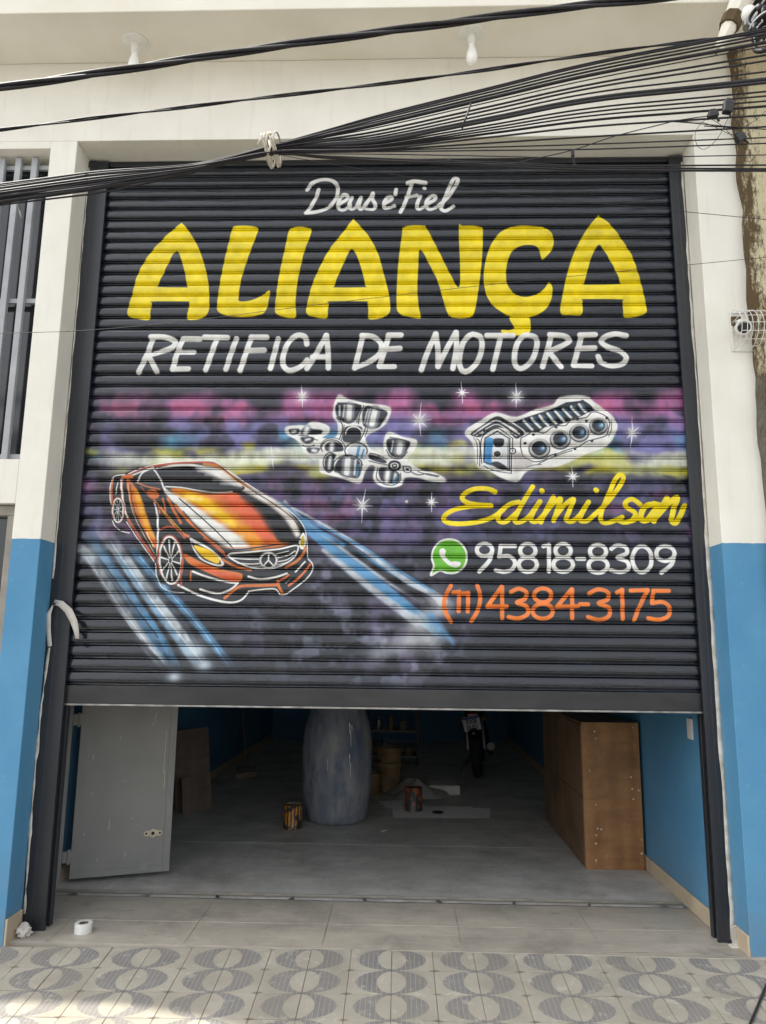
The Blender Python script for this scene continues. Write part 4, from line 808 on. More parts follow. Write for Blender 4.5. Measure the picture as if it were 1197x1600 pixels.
# long ragged edge of the left tape, running down beside the rail
pts, wd = [], []
for i in range(34):
    r = 1012+i*12.6; c = np.interp(r, (1012, 1100, 1200, 1300, 1440), (77, 65, 55, 47, 37)); p = at_y(c, r, -.056); p[0] = min(max(p[0], XFL+.006), XFL+.05); pts.append(p); wd.append((.012+.008*math.sin(i*.9)*math.sin(i*.37)+rnd.uniform(-.003, .003), 0, .004))
ribbon('tape_edge', 'long ragged strip of pale tape beside the left rail, below the curl', 'tape', pts, wd, M_filler, .001, wob=.0015)
pts, wd = [], []
for i in range(44):
    z = 4.55-i*.062; pts.append((XFL+.008+rnd.uniform(-.002, .003), -.0525, z)); wd.append((.008+.006*math.sin(i*.8)*math.sin(i*.31+1)+rnd.uniform(-.002, .002), 0, .003))
ribbon('paint_overlap', 'ragged white paint edge beside the left rail, above the blue band', 'paint edge', pts, wd, M_filler, .0015)
pts, wd = [], []
for i in range(60):
    z = 4.55-i*.0768; pts.append((XFR-.010+rnd.uniform(-.003, .002), -.0525, z)); b = .012 if z > 2.2 else .026; wd.append((b+.007*math.sin(i*.7+1)*math.sin(i*.29)+rnd.uniform(-.002, .002), 0, .003))
ribbon('paint_edge', 'ragged white filler strip down the outer side of the right rail', 'filler strip', pts, wd, M_filler, .0015)
mb = MB().box(1.772, 1.796, -.098, -.052, -.03, .09).box(1.745, 1.79, -.115, -.07, -.03, .006); tag(mb.build('filler_lump', M_filler, bevel=.006), 'lump of white filler at the foot of the right rail', 'filler')

# ------------------------------------------------------------------ grey steel door leaf swung inside the shutter
d0, d1 = Vector((-2.088, .70, 0)), Vector((-1.515, .925, 0)); dang = math.atan2(d1.y-d0.y, d1.x-d0.x); dl = (d1-d0).length
dt = empty('steel_door', 'grey steel door leaf with lock plate standing open behind the left rail', 'door', tuple(d0), dang)
MB().box(.0, dl, -.014, .02, .035, 2.05).build('leaf', M_door, dt, bevel=.003)
fr = MB(); w_ = .045
fr.box(0, w_, -.019, -.0145, .035, 2.05).box(dl-w_, dl, -.019, -.0145, .035, 2.05).box(w_, dl-w_, -.019, -.0145, .035, .075).box(w_, dl-w_, -.019, -.0145, 2.0, 2.05)
fr.build('frame_fold', M_door, dt, bevel=.0015)
for z in (.17, 1.02): MB().box(-.05, .012, -.026, -.0145, z-.035, z+.035).lathe([(.011, z-.045), (.011, z+.045)], 10, (-.014, -.02, 0)).build('hinge', M_door, dt)
lk = MB().prism([(dl-.175, .272), (dl-.163, .262), (dl-.14, .262), (dl-.118, .250), (dl-.096, .262), (dl-.07, .262), (dl-.058, .272), (dl-.058, .288), (dl-.07, .296), (dl-.096, .296), (dl-.118, .308), (dl-.14, .296), (dl-.163, .296), (dl-.175, .288)], -.0185, -.0145, 'y')
lo = lk.build('lock_plate', M_lock, dt, bevel=.001)
for x in (dl-.16, dl-.117, dl-.073): MB().lathe([(.007 if x < dl-.15 or x > dl-.08 else .011, -.0195), (.006, -.0187)], 10, (x, 0, .279), 'y').build('screw_hole', M_hole, lo)
sc = MB()
for x, z, L, a in ((.22, .35, .07, 0), (.40, .34, .04, 1.3), (.36, .38, .012, .5), (.47, 1.03, .05, .3), (.455, .98, .03, -.4), (.475, 1.0, .015, 0), (.545, .8, .28, .02), (.552, .62, .12, 0), (.16, .14, .02, 0), (.3, .62, .02, 1), (.1, .55, .02, .6), (.25, .9, .02, .2), (.33, .16, .03, .1), (.07, .3, .02, .4), (.09, .78, .03, .1)):
    dx, dz = math.sin(a)*L/2, math.cos(a)*L/2; sc.add([(x-dx-.0014, -.0149 if x < .52 else -.0196, z-dz), (x-dx+.0014, -.0149 if x < .52 else -.0196, z-dz), (x+dx+.001, -.0149 if x < .52 else -.0196, z+dz), (x+dx-.001, -.0149 if x < .52 else -.0196, z+dz)], [(0, 1, 2, 3)])
sc.build('scratch', M_scratch, dt)
po = MB().box(-.100, -.052, -.05, .02, .0, 2.1).box(-.100, -.085, -.064, -.0505, .0, 2.1); po.build('post', M_door, dt, bevel=.003)

# ------------------------------------------------------------------ things inside
drum = empty('plastic_drum', 'tall dusty blue-grey plastic drum with white paint drips', 'drum', (-.555, 2.66, 0))
prof = [(.222, .0), (.248, .012), (.272, .05), (.290, .13), (.304, .27), (.308, .29), (.305, .31), (.312, .46), (.312, .60), (.315, .62), (.311, .64), (.302, .75), (.284, .85), (.256, .94), (.230, .99), (.222, 1.0)]
smooth_by_angle(MB().lathe(prof, 40).build('body', M_drum, drum), 40)
MB().lathe([(.24, .985), (.24, 1.03), (.22, 1.035), (.05, 1.035)], 32).build('lid', M_plastic, drum)
for ang, z, L, w in ((-1.12, .86, .09, .012), (-1.10, .80, .14, .006), (-1.14, .60, .07, .009), (-1.11, .53, .12, .006), (-1.75, .56, .1, .003), (-1.05, .84, .05, .008)):
    pts = []
    for i in range(6):
        z_ = z-L*i/5; r = np.interp(z_, [p[1] for p in prof], [p[0] for p in prof])+.0008; pts.append(Vector((r*math.cos(ang), r*math.sin(ang), z_)))
    MB().tube(pts, [w*.5, w*.55, w*.45, w*.3, w*.32, w*.2], 6).build('paint_drip', M_paintdrip, drum)
def paint_can(name, label, x, y, r, h, m, dark=False):
    t = empty(name, label, 'paint can', (x, y, 0), rnd.uniform(0, 6), 'paint cans on the garage floor')
    smooth_by_angle(MB().lathe([(r*.98, 0), (r, .004), (r, .010), (r*.985, .013), (r*.985, h-.014), (r, h-.01), (r*1.02, h-.004), (r*1.02, h), (r*.93, h), (r*.91, h-.008)], 28).build('body', m, t), 30)
    MB().lathe([(r*.90, h-.007), (r*.88, h-.009), (r*.2, h-.009)], 24).build('lid', M_zinc if not dark else M_plastic, t)
    a = np.linspace(0, PI, 12); MB().tube([(r*1.05*math.cos(q), -.02-r*.95*math.sin(q), h*.80-.09*math.sin(q)) for q in a], .0022, 6).build('handle', M_zinc, t)
    return t
paint_can('paint_can', 'orange-labelled paint can standing beside the tall drum', -.895, 2.33, .079, .192, M_can1)
paint_can('paint_can', 'black and orange paint can standing on the floor papers', .135, 3.12, .085, .215, M_can2, True)
def bucket(label, x, y, z, r0, r1, h):
    t = empty('bucket', label, 'bucket', (x, y, z), 0, 'plastic buckets beside the drum')
    smooth_by_angle(MB().lathe([(r0, 0), (r1, h*.9), (r1*1.06, h*.9), (r1*1.06, h*.95), (r1*1.02, h), (r1*.95, h), (r0*.95, .01), (.02, .01)], 28).build('body', M_bucket, t), 30)
    a = np.linspace(0, PI, 12); MB().tube([(r1*1.08*math.cos(q), -r1*1.0*math.sin(q)-.01, h*.86-.11*math.sin(q)) for q in a], .003, 6).build('handle', M_zinc, t); return t
bucket('tan bucket on the floor between the drum and the dust sheet', -.12, 4.10, 0, .115, .14, .30); bucket('upper tan bucket, stacked inside the one on the floor', -.12, 4.10, .165, .115, .14, .29)
bucket('smaller tan bucket close to the right side of the drum', -.30, 3.92, 0, .085, .10, .21)
M_sheet = mat('pale_sheet', (244, 243, 240), (232, 230, 226), 9, rough=.8)
# dust sheet heap
def heap(name, label, cat, x, y, rx, ry, h, seed, m):
    r = random.Random(seed); N = 22; vs, fs = [], []; ph = [(r.uniform(0, 6), r.randint(2, 7), r.uniform(.3, 1)) for _ in range(5)]
    for i in range(N+1):
        for j in range(N+1):
            u, v = i/N*2-1, j/N*2-1; d = max(abs(u), abs(v)); a = math.atan2(v, u); rr = d*(1+.12*sum(math.sin(k*a+p)*w for p, k, w in ph)/2)
            n = math.hypot(u, v) or 1; q = rr/n if n else 0
            z = h*max(0, (1-d**2))**.8*(.75+.25*math.sin(5*u+2*v+seed))+.012*math.sin(11*u+3*v)*math.sin(9*v+1)*(1-d**4)+.004
            vs.append((x+u*q*rx, y+v*q*ry, max(z, .003)))
    for i in range(N):
        for j in range(N): b = i*(N+1)+j; fs.append((b, b+N+1, b+N+2, b+1))
    return tag(MB().add(vs, fs).build(name, m, smooth=True), label, cat)
heap('dust_sheet', 'crumpled grey dust sheet heaped on the floor behind the dark can', 'dust sheet', .22, 3.95, .33, .32, .17, 3, M_cloth)
o = MB(); vs = [at_z(*q, .125) for q in ((662, 1236), (708, 1236), (706, 1243), (664, 1246))]
folded = MB().box(.28, .62, 3.88, 4.22, .0, .10, rz=.1); tag(folded.build('folded_sheet', M_paper, bevel=.02, seg=3), 'folded pale sheet lying against the dust sheet', 'sheet')
for k, (cx, cy, w, h, rz, lab) in enumerate(((.33, 3.05, .78, .50, .06, 'large pale sheet of paper under the dark paint can'), (.62, 3.05, .46, .44, -.12, 'pale sheet of paper overlapping the large one on its right'), (.02, 3.38, .40, .36, .3, 'pale sheet of paper left of the dark can, nearest the buckets'))):
    N = 8; vs = [((i/N-.5)*w, (j/N-.5)*h, .003+k*.003+.003*abs(math.sin(i*1.3+k)*math.sin(j*.9+k))) for i in range(N+1) for j in range(N+1)]
    fs = [(i*(N+1)+j, (i+1)*(N+1)+j, (i+1)*(N+1)+j+1, i*(N+1)+j+1) for i in range(N) for j in range(N)]
    o = MB().add(vs, fs).build('paper_sheet', M_sheet, smooth=True); o.location = (cx, cy, 0); o.rotation_euler = (0, 0, rz); tag(o, lab, 'paper', 'papers on the floor')
o = MB().box(-.045, .045, -.006, .006, .002, .010).build('paper_scrap', M_paper, bevel=.002); o.location = (*at_z(600, 1299, 0)[:2], 0); o.rotation_euler = (0, 0, 1.0); tag(o, 'small white scrap on the floor right of the drum', 'scrap')
o = MB().lathe([(.05, 0), (.055, .006), (.02, .008)], 16).build('can_lid', M_plastic); o.location = (.36, 3.0, .012); tag(o, 'dark round lid lying on the papers', 'lid')
# board leaning on the left wall
for (x, y, w, h, lab) in ((-2.10, 2.92, .34, .74, 'thin board leaning on the blue wall behind the steel door'), (-2.11, 2.74, .09, .33, 'short offcut leaning beside the taller board')):
    o = MB().box(-w/2, w/2, -.006, .006, 0, h).build('board', M_ply, bevel=.002); o.location = (x+.20, y, 0); o.rotation_euler = (-.10, -.06, .62); tag(o, lab, 'board')
br = empty('broom', 'broom with a thin handle leaning on the left wall', 'broom', (-1.80, 4.80, 0)); br.rotation_euler = (-.04, -.10, .2)
MB().tube([(0, 0, .1), (0, 0, 1.35)], .011, 8).build('handle', M_ply, br); MB().box(-.11, .11, -.02, .02, .06, .12).build('head', M_plastic, br, bevel=.008); MB().box(-.12, .12, -.026, .026, 0, .06).build('bristles', M_bucket, br)
# wooden cabinet by the right wall
cb = empty('wooden_cabinet', 'brown plywood cabinet standing against the blue right wall', 'cabinet', (1.325, 1.274, 0), .0)
cw, cdp, ch = .405, 1.55, .995
MB().box(.012, cw, .019, cdp, .01, ch-.02).build('carcass', M_wood2, cb)
MB().box(0, cw+.004, 0, .0185, 0, ch).build('end_panel', M_wood, cb, bevel=.0015); MB().box(.0, cw, .0195, cdp, ch-.0195, ch).build('top', M_wood2, cb, bevel=.0015)
for y0, y1 in ((.022, .72), (.724, cdp)):
    for z0, z1 in ((.012, .475), (.481, ch-.022)): MB().box(-.004, .0118, y0, y1, z0, z1).build('side_board', M_wood2, cb, bevel=.002)
for x, z in ((.095, .93), (.10, .88), (.05, .66), (.39, .53), (.34, .62), (.345, .54), (.35, .47), (.085, .43), (.09, .27), (.115, .265), (.08, .225), (.075, .17), (.395, .20), (.39, .11), (.07, .06), (.37, .96)):
    MB().lathe([(.004+rnd.random()*.003, -.0012), (.003, -.0002)], 8, (x, 0, z), 'y').build('screw', M_scratch, cb)
ls = empty('light_switch', 'cream light switch on the blue right wall behind the rail', 'light switch', (XR-.0005, .297, 1.052))
MB().box(-.010, 0, -.04, .04, -.06, .06).build('plate', M_white, ls, bevel=.003); MB().box(-.0135, -.0102, -.012, .012, -.02, .02).build('rocker', M_white, ls, bevel=.001)
# shelving at the back
sh = empty('shelf_unit', 'dark metal shelf unit at the back of the garage behind the buckets', 'shelf', (-.12, 6.1, 0))
for x in (-.34, .34):
    for y in (-.2, .2): MB().box(x-.016, x+.016, y-.016, y+.016, 0, 1.7).build('post', M_plastic, sh)
for z in (.10, .42, .78, 1.2, 1.66): MB().box(-.322, .322, -.215, .215, z, z+.025).build('shelf', M_frame, sh)
for k in range(7):
    r, h = rnd.uniform(.035, .06), rnd.uniform(.08, .2); z = (.125, .445)[k % 2]; o = MB().lathe([(r, 0), (r, h*.8), (r*.5, h*.9), (r*.45, h)], 14).build('jar', rnd.choice([M_bucket, M_plastic, M_frame, M_zinc])); o.location = (-.38+.08*k, 6.02+rnd.uniform(-.05, .05), z); tag(o, ['jar at the left end of the lower shelf', 'jar at the left end of the middle shelf', 'second jar on the lower shelf at the back', 'second jar on the middle shelf at the back', 'third jar on the lower shelf at the back', 'jar at the right end of the middle shelf', 'jar at the right end of the lower shelf'][k], 'jar', 'jars on the back shelf')
# motorcycle, seen from behind
mt = empty('motorcycle', 'dark motorcycle parked deep in the garage, number plate to the street', 'motorcycle', (.93, 5.05, 0), -.10); mt.rotation_euler = (0, -.07, -.12)
def torus(mb, c, R, r, n=28, k=8):
    vs, fs = [], []
    for i in range(n):
        a = 2*PI*i/n
        for j in range(k): b = 2*PI*j/k; q = R+r*math.cos(b); vs.append((c[0]+r*1.05*math.sin(b), c[1]+q*math.cos(a), c[2]+q*math.sin(a)))
    for i in range(n):
        for j in range(k): fs.append((i*k+j, i*k+(j+1) % k, ((i+1) % n)*k+(j+1) % k, ((i+1) % n)*k+j))
    return mb.add(vs, fs)
for y in (0, 1.27):
    wt = torus(MB(), (0, y, .295), .24, .055).build('wheel', M_tyre, mt, smooth=True)
    rim = torus(MB(), (0, y, .295), .185, .016, 24, 6); rim.lathe([(.05, -.05), (.05, .05)], 14, (0, y, .295), 'x')
    for k in range(10): a = k*PI/5; rim.tube([(rnd.choice((-.02, .02)), y+.05*math.cos(a), .295+.05*math.sin(a)), (0, y+.185*math.cos(a+.1), .295+.185*math.sin(a+.1))], .005, 5)
    rim.build('rim', M_chrome, wt)
MB().tube([(-.06, .05, .3), (-.06, .5, .38)], .018, 8).tube([(.06, .05, .3), (.06, .5, .38)], .018, 8).build('swingarm', M_plastic, mt)
for x in (-.10, .10): MB().tube([(x, .05, .32), (x*.95, .12, .66)], [.024, .02], 10).build('shock_absorber', M_chrome, mt)
MB().tube([(0, .05, .57), (0, -.10, .585), (0, -.24, .57), (0, -.33, .51)], [.075, .08, .075, .06], 10).build('rear_fender', M_moto, mt, smooth=True)
MB().tube([(0, -.16, .74), (0, .05, .77), (0, .35, .74), (0, .55, .78)], [.07, .11, .13, .10], 12).build('seat', M_plastic, mt, smooth=True)
MB().tube([(0, .52, .78), (0, .62, .86), (0, .82, .90), (0, .98, .86)], [.10, .15, .15, .08], 14).build('fuel_tank', M_moto, mt, smooth=True)
MB().box(-.12, .12, .42, .86, .28, .62).lathe([(.12, -.15), (.12, .15)], 16, (0, .56, .40), 'x').build('engine', M_plastic, mt, bevel=.03)
MB().tube([(.10, .9, .35), (.14, .6, .24), (.17, .2, .26), (.18, -.12, .37)], [.02, .022, .035, .05], 12).lathe([(.034, -.004), (.02, .0)], 12, (.18, -.135, .372), 'y').build('exhaust', M_plastic, mt)
MB().lathe([(.045, 0), (.045, .006), (.026, .008), (.026, .002)], 14, (.18, -.14, .37), 'y').build('exhaust_tip', M_frame, mt)
for x in (-.09, .09): MB().tube([(x, 1.27, .3), (x, 1.05, .95)], [.026, .022], 8).build('fork', M_chrome, mt)
MB().tube([(-.36, .88, 1.0), (-.2, .98, 1.02), (.2, .98, 1.02), (.36, .88, 1.0)], .013, 8).build('handlebar', M_plastic, mt)
MB().box(-.075, .075, -.27, -.20, .70, .775).build('tail_lamp', M_red, mt, bevel=.02)
for x in (-.15, .15): MB().tube([(x*.4, -.2, .70), (x, -.23, .70)], [.01, .028], 8).build('indicator', M_bucket, mt)
MB().tube([(-.02, .5, .3), (-.24, .46, 0)], .012, 6).build('side_stand', M_plastic, mt)
pl = MB().box(-.10, .10, -.004, 0, -.085, .085).build('number_plate', M_plate, mt, bevel=.004); pl.location = (-.015, -.32, .655); pl.rotation_euler = (.32, -.12, 0)
MB().box(-.097, .097, -.0052, -.0042, .058, .081).build('plate_band', M_plateblue, pl)
def text(s, name, size, m, parent, loc, rot=(PI/2, 0, 0), ext=.0006):
    c = bpy.data.curves.new(name, 'FONT'); c.body = s; c.size = size; c.extrude = ext; c.align_x = 'CENTER'; c.offset = .0016
    tmp = bpy.data.objects.new(name, c); COL.objects.link(tmp); dg = bpy.context.evaluated_depsgraph_get(); me = bpy.data.meshes.new_from_object(tmp.evaluated_get(dg)); bpy.data.objects.remove(tmp); bpy.data.curves.remove(c)
    o = bpy.data.objects.new(name, me); COL.objects.link(o); me.materials.clear(); me.materials.append(m); o.parent = parent; o.location = loc; o.rotation_euler = rot; return o
text('EXB', 'plate_letters', .072, M_ink, pl, (0, -.0055, .003)); text('3L01', 'plate_letters', .072, M_ink, pl, (0, -.0055, -.066))

# ------------------------------------------------------------------ small things on the apron
tr = empty('tape_roll', 'white roll of masking tape standing on its side on the apron', 'tape roll', (-1.672, -.052, apz(-1.672, -.052)), .25)
smooth_by_angle(MB().lathe([(.026, 0), (.045, 0), (.0455, .003), (.0455, .046), (.045, .049), (.026, .049), (.026, 0)], 28, caps=False).build('tape', M_white, tr), 30); MB().lathe([(.0255, .001), (.0255, .048), (.023, .048), (.023, .001), (.0255, .001)], 24, caps=False).build('core', M_ply, tr)
cr = MB(); r = random.Random(5); bm = bmesh.new(); bmesh.ops.create_icosphere(bm, subdivisions=3, radius=.042)
for v in bm.verts: v.co *= r.uniform(.72, 1.1)*(1+.25*math.sin(v.co.x*90+v.co.z*70)*math.sin(v.co.y*80)); v.co.z = v.co.z*.8+.03
me = bpy.data.meshes.new('crumpled_paper'); bm.to_mesh(me); bm.free(); me.materials.append(M_paper); o = bpy.data.objects.new('crumpled_paper', me); COL.objects.link(o); o.location = (-1.965, -.112, apz(-1.965, -.112)-.004); tag(o, 'crumpled ball of pale paper at the foot of the left rail', 'paper')
# dark cable hanging from the overhead wires over the bottom right of the pavement
pc = [pave(*q) for q in ((1.98, .02), (1.80, -.22), (1.66, -.42), (1.50, -.75), (1.38, -1.2))]; pc = [(at_z(1199, 1549, -.05)), at_z(1187, 1574, -.055), at_z(1174, 1603, -.065), at_z(1150, 1660, -.085), at_z(1120, 1740, -.10)]
tag(MB().tube([(p[0], p[1], PO[2]+PSX*(p[0]-PO[0])+PSY*(p[1]-PO[1])+.011) for p in crom(pc, 5)], .006, 8).build('loose_cable', M_cable, smooth=True), 'dark loose cable lying across the corner of the patterned pavement', 'cable')

# ------------------------------------------------------------------ lamps under the canopy
for (x, y, dx, lab) in ((-1.628, -.392, .05, 'bare white bulb on a ceiling rose, above the barred window side'), (.436, -.42, -.02, 'bare white bulb on a ceiling rose, above the middle of the shutter')):
    t = empty('ceiling_lamp', lab, 'lamp', (x, y, cz), 0, 'bulb lamps under the canopy')
    smooth_by_angle(MB().lathe([(.078, 0), (.078, -.006), (.070, -.012), (.03, -.014), (.026, -.02)], 28).build('ceiling_rose', M_white, t), 30)
    smooth_by_angle(MB().lathe([(.024, -.018), (.026, -.05), (.022, -.075), (.019, -.08)], 20).build('socket', M_white, t), 30)
    smooth_by_angle(MB().lathe([(.018, -.08), (.020, -.10), (.030, -.135), (.034, -.165), (.031, -.19), (.018, -.208), (.004, -.214)], 20).build('bulb', M_bulb, t), 60)

# ------------------------------------------------------------------ security camera in its cage
c0 = at_y(1163, 505, -.33)
sc_ = empty('security_camera', 'small white security camera inside the wire cage on the right pier', 'security camera', (c0[0], -.226, c0[2]))
MB().box(-.028, .028, -.012, .0, .03, .085).build('wall_mount', M_old, sc_, bevel=.003); MB().tube([(0, -.01, .05), (0, -.05, .04), (-.004, -.07, .01)], .011, 8).build('bracket', M_white, sc_)
smooth_by_angle(MB().lathe([(.040, -.082), (.044, -.078), (.044, -.03), (.036, -.02), (.01, -.016)], 22, (-.006, 0, -.012), 'y').build('body', M_white, sc_), 35); MB().lathe([(.034, -.0845), (.031, -.0805), (.012, -.0795)], 20, (-.006, 0, -.012), 'y').build('lens', M_plastic, sc_)
for o_ in sc_.children:
    if o_.name.split('.')[0] in ('body', 'lens'): o_.rotation_euler = (.30, 0, -.30); o_.location = (.034, -.012, .022)
cg = MB(); a0 = at_y(1139, 486, -.23); a1 = at_y(1139, 549, -.23); xl, zt_, zb = a0[0], a0[2], a1[2]; xr_ = xl+.24; R_ = .0019
cg.box(xl, xl+.014, -.230, -.2265, zb, zt_).box(xr_-.014, xr_, -.230, -.2265, zb, zt_).box(xl+.014, xr_-.014, -.230, -.2265, zb, zb+.014).box(xl+.014, xr_-.014, -.230, -.2265, zt_-.014, zt_)
zc, rz_ = (zb+zt_)/2, (zt_-zb)/2-.008
def cage_pt(x, q): return (x, -.230-.125*math.sin(q), zc+rz_*math.cos(q))
for i in range(8): cg.tube([cage_pt(xl+.012+(xr_-xl-.024)*i/7, q) for q in np.linspace(.02, PI-.02, 14)], R_, 5)
for q in np.linspace(.35, PI-.35, 7): cg.tube([cage_pt(xl+.012, q), cage_pt(xr_-.012, q)], R_, 5)
for i in (0, 7):
    x = xl+.012+(xr_-xl-.024)*i/7
    for zz_ in (-.05, 0, .05): cg.tube([(x, -.230, zc+zz_), (x, -.230-.125*math.sqrt(max(0, 1-(zz_/rz_)**2)), zc+zz_)], R_, 5)
cgo = cg.build('camera_cage', M_white); tag(cgo, 'white welded wire cage guarding the camera on the right pier', 'wire cage')

# ------------------------------------------------------------------ neighbour's old wall at the right
N1, N2 = 60, 4; vs, fs = [], []
for i in range(N1+1):
    z = -.4+5.75*i/N1; j1 = .014*math.sin(i*1.1)*math.sin(i*.43)+rnd.uniform(-.006, .008)
    for x, y in ((2.045+j1, -.20), (2.04+j1, -.268+rnd.uniform(-.004, .004)), (2.10+j1*.5, -.288+rnd.uniform(-.005, .005)), (2.9, -.292), (2.9, -.20)): vs.append((x, y, z))
for i in range(N1):
    for j in range(4): b = i*5+j; fs.append((b, b+1, b+6, b+5))
fs += [(4, 3, 2, 1, 0), tuple(N1*5+k for k in range(5))]
tag(MB().add(vs, fs).build('neighbour_wall', M_old), 'weathered yellow plaster wall with dark stains at the right edge', 'wall')

# ------------------------------------------------------------------ overhead cables
def off(y): return y
WY = -1.6
def wire(ctrl, r, name='overhead_cable', label='', grp='overhead cables crossing the front', seed=0, dy=0, strands=0, tw=.16, ext=True):
    rr = random.Random(seed); P = [at_y(x, y, WY+dy) for x, y in ctrl]
    if ext:
        a, b = P[0]-P[1], P[-1]-P[-2]; P = ([] if ext == 'R' else [P[0]+a/np.linalg.norm(a)*3.0])+P+[P[-1]+b/np.linalg.norm(b)*3.0]
    Q = crom(P, 12); mb = MB()
    if strands:
        Q2 = []
        for i in range(len(Q)-1):
            for t in np.arange(4)/4: Q2.append(Q[i]*(1-t)+Q[i+1]*t)
        Q = Q2; s = 0; L = [0]
        for i in range(1, len(Q)): s += np.linalg.norm(Q[i]-Q[i-1]); L.append(s)
        for k in range(strands):
            ph = 2*PI*k/strands; e = r*(.62 if strands > 2 else .55)
            mb.tube([q+np.array([0, e*math.cos(ph+l/tw), e*math.sin(ph+l/tw)*1.0]) for q, l in zip(Q, L)], r*.56, 6)
    else: mb.tube(Q, r, 6)
    return tag(mb.build(name, M_cable, smooth=True), label, 'cable', grp)
wire([(0, 137), (150, 115), (300, 92), (450, 70), (597, 50), (760, 28), (900, 10), (1020, -2), (1197, -22)], .0145, 'twisted_cable', 'thick twisted power cable, topmost of the cables across the front', strands=3, tw=.2, dy=-.1)
wire([(0, 203), (150, 184), (260, 171), (400, 154), (597, 131), (747, 111), (847, 96), (997, 75), (1097, 63), (1197, 51)], .0075, 'twisted_cable', 'thin twisted pair of wires, just below the thick twisted cable', strands=2, tw=.14, dy=.05)
FAN = [((600, a), (933, b), (1197, c), w) for a, b, c, w in [(178, 96, 45, 2.4), (181, 99, 48, 2.6), (184, 104, 53, 2.6), (188, 109, 58, 2.8), (192, 115, 66, 4.6), (197, 122, 72, 1.6), (203, 130, 86, 2.8), (208, 136, 95, 2.6), (212, 144, 112, 2.4), (217, 153, 124, 5.4), (220, 157, 129, 4), (223, 168, 143, 2.4), (226, 174, 150, 2.4), (228, 180, 158, 2.2), (230, 187, 166, 3.2), (232, 197, 180, 2.6), (234, 213, 198, 2.4), (235, 225, 215, 1.8), (237, 233, 224, 1.8), (241, 247, 242, 1.4), (248, 259, 258, 2.2), (251, 262, 264, 2.4), (252, 266, 267, 2.8)]]
ORD = ['first', 'second', 'third', 'fourth', 'fifth', 'sixth', 'seventh', 'eighth', 'ninth', 'tenth', 'eleventh', 'twelfth', 'thirteenth', 'fourteenth', 'fifteenth', 'sixteenth', 'seventeenth', 'eighteenth', 'nineteenth', 'twentieth', 'twenty-first', 'twenty-second', 'twenty-third']
for k, (a, b, c, w) in enumerate(FAN):
    f = k/(len(FAN)-1); yl = 284+34*((f*1.7) % 1.0); ty_ = 227+15*f
    wire([(0, yl+4+rnd.uniform(-1, 1)), (150, yl-20+(14 if f > .5 else 6)*(1-f)+rnd.uniform(-2, 2)), (300, 240+(yl-284)*.42+17), (425, ty_), (510, ty_+(a[1]-ty_)*.48), a, (770, a[1]+(b[1]-a[1])*.515), b, c], w*.00165, label='black cable, %s from the top of the fan right of the white tie' % ORD[k], seed=k, dy=rnd.uniform(-.02, .02)+.05*math.sin(k*2.4))
wire([(432, 241), (520, 257), (600, 270), (780, 301), (1000, 324), (1197, 343)], .0014, label='single thin wire falling to the right across the top lettering', ext='R', dy=.12)
wire([(0, 521), (100, 518), (200, 511), (330, 497), (440, 483), (700, 452), (900, 431), (1197, 402)], .0013, label='single thin wire crossing the big yellow lettering', dy=.3)
wire([(700, 250), (780, 257), (840, 247), (900, 233), (960, 213), (1035, 194), (1060, 188), (1108, 181)], .0022, label='black drop wire curving up to the splice boxes', ext=False, dy=-.06)
wire([(1050, 190), (1080, 192), (1120, 196), (1160, 200), (1197, 202)], .0022, label='short black wire running right from below the splice boxes', ext='R', dy=-.03)
for pts, lab in (([(1105, 184), (1090, 200), (1086, 215), (1092, 230), (1104, 232), (1122, 215), (1135, 190), (1139, 182)], 'thin looped wire hanging under the upper splice boxes'), ([(1058, 190), (1100, 192), (1130, 205), (1150, 213)], 'thin wire running down to the lower splice box'), ([(1108, 184), (1130, 198), (1152, 222), (1166, 232)], 'thin wire crossing behind the loop to the lower splice box'),
                 ([(1163, 233), (1170, 236), (1167, 243), (1164, 250), (1172, 252), (1178, 247)], 'small wire hook below the lower splice box'), ([(1144, 183), (1160, 198), (1180, 188), (1200, 170)], 'thin slack wire right of the upper splice box')):
    wire(pts, .0011, label=lab, ext=False, dy=-.06)
for x, y, w, h, rot, lab in ((1137, 168, .036, .050, .15, 'black splice box, uppermost of the three on the cables'), (1114, 180, .040, .022, -.15, 'flat black splice box, left of the uppermost one'), (1157, 216, .036, .030, -.5, 'black splice box hanging lowest, by the stained wall')):
    p = at_y(x, y, WY-.06); t = empty('splice_box', lab, 'splice box', tuple(p), 0, 'splice boxes on the cables'); t.rotation_euler = (0, rot, 0)
    MB().box(-w/2, w/2, -.014, .014, -h/2, h/2).build('case', M_plastic, t, bevel=.004); MB().box(-w*.3, w*.3, -.010, .010, h/2, h/2+.012).build('clamp', M_plastic, t, bevel=.002); MB().tube([(w*.3, 0, -h/2), (w*.45, 0, -h/2-.02)], .005, 6).build('gland', M_plastic, t)
p = at_y(895, 240, WY-.06); tg = MB().box(-.006, .006, -.006, .006, -.012, .012)
for dx in (-.006, 0, .006, .01): tg.tube([(0, 0, -.012), (dx*.4+.002, 0, -.035), (dx+.004, 0, -.055)], .0009, 5)
o = tg.build('wire_tail', M_cable); o.location = p; tag(o, 'frayed wire tail dangling from the drop wire', 'wire tail')
p0, p1 = at_y(736, 162, WY-.05), at_y(722, 200, WY-.05); o = MB().tube([p0, (p0+p1)/2, p1], [.004, .0035, .005], 6).build('cable_clip', M_plastic, smooth=True); tag(o, 'dark clip strapped diagonally across the cable fan', 'cable clip')
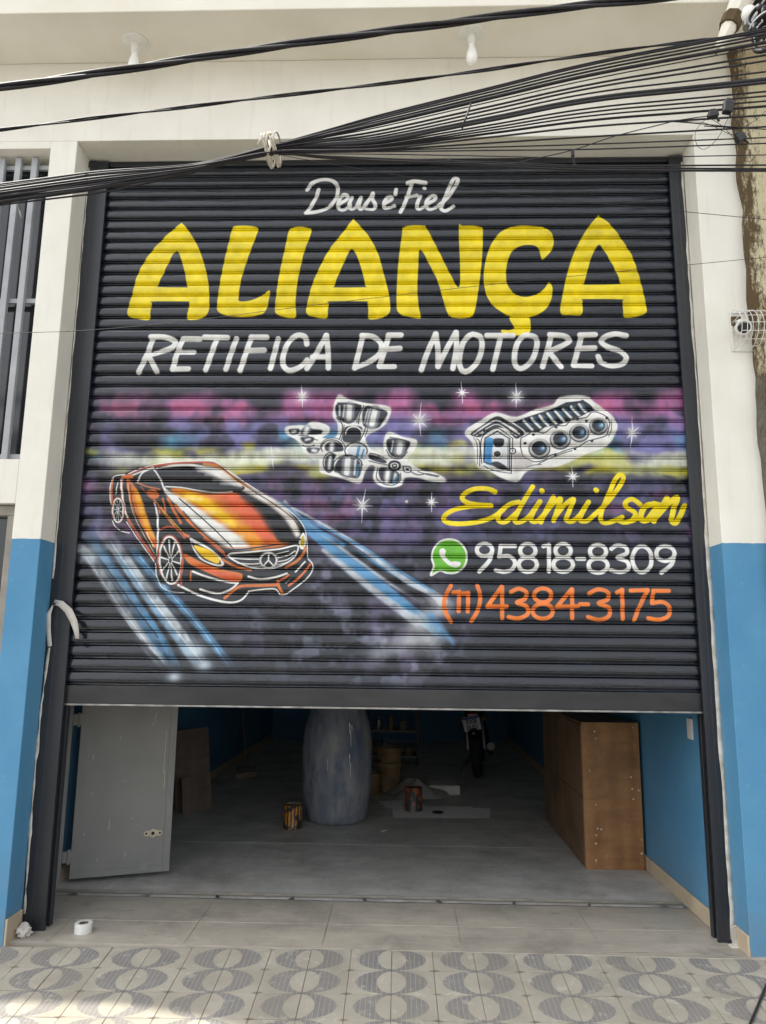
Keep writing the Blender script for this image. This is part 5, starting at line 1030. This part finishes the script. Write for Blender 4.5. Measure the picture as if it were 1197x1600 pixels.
# white rope tie around the bundle
rp = empty('rope_tie', 'white rope tied round the bundle of black cables', 'rope', tuple(at_y(425, 235, WY)))
for k in range(6):
    dx = (k-2.5)*.009; a = np.linspace(0, 2*PI, 15); t_ = rnd.uniform(-.5, .5)
    MB().tube([(dx+t_*.04*math.sin(q), -.090*math.cos(q), .046*math.sin(q)+dx*.25) for q in a], .0040, 6).build('coil', M_rope, rp, smooth=True)
MB().tube([(-.012, -.088, .0), (-.03, -.095, -.02), (-.038, -.095, -.042)], [.005, .005, .004], 6).build('tail', M_rope, rp, smooth=True); MB().tube([(.004, -.088, -.02), (.012, -.095, -.05), (.006, -.097, -.075)], [.005, .0055, .004], 6).build('tail', M_rope, rp, smooth=True)
# top right corner: bracket, insulator and coiled cable hanging out from the old wall
q0, q1 = at_y(1166, -14, -.75), at_y(1122, 78, -.75)
brk = empty('wall_bracket', 'beige sloping bracket at the top right corner with a dark rusty strap', 'bracket', tuple(q1))
d = Vector(q0-q1); MB().tube([(0, 0, 0), tuple(d*.5), tuple(d*1.15)], [.022, .05, .075], 8).build('arm', M_soffit, brk, bevel=.004); MB().tube([tuple(d*.38), tuple(d*.55)], [.055, .06], 8).build('strap', M_old, brk); MB().tube([(0, 0, .004), (-.016, -.01, -.03)], .008, 6).build('tip', M_zinc, brk)
MB().box(d.x*1.0-.02, d.x*1.0+.42, -.16, .10, d.z*.92, d.z*.92+.24).build('eave_board', M_hole, brk)
p = at_y(1170, 22, -1.0); ins = empty('insulator', 'white porcelain insulator knob at the top right corner', 'insulator', tuple(p))
smooth_by_angle(MB().lathe([(.012, -.045), (.030, -.03), (.036, 0), (.030, .028), (.014, .042)], 20).build('knob', M_white, ins), 60); MB().lathe([(.034, -.075), (.036, -.045), (.016, -.040)], 18).build('cup', M_zinc, ins)
ck = MB()
for k in range(22):
    c = at_y(1196+rnd.uniform(-14, 24), 42+rnd.uniform(-34, 24), -1.25+rnd.uniform(-.1, .1)); R2 = rnd.uniform(.03, .09); t1, t2 = rnd.uniform(-1.3, 1.3), rnd.uniform(-1.3, 1.3)
    ck.tube([(c[0]+R2*math.cos(q)*.8, c[1]+R2*math.cos(q)*math.sin(t2), c[2]+R2*math.sin(q)*math.cos(t1)) for q in np.linspace(t1*2, t1*2+rnd.uniform(2.5, 5.5), 16)], rnd.uniform(.005, .013), 6)
tag(ck.build('cable_coil', M_cable, smooth=True), 'tangled coil of dark cable in the top right corner', 'cable coil')
p = at_y(28, 320, WY); o = MB().tube([p, p+np.array([.012, 0, -.03]), p+np.array([.02, 0, -.06])], .004, 6).build('cable_end', M_zinc, smooth=True); tag(o, 'short grey cable end hanging below the bundle before the barred window', 'cable end')
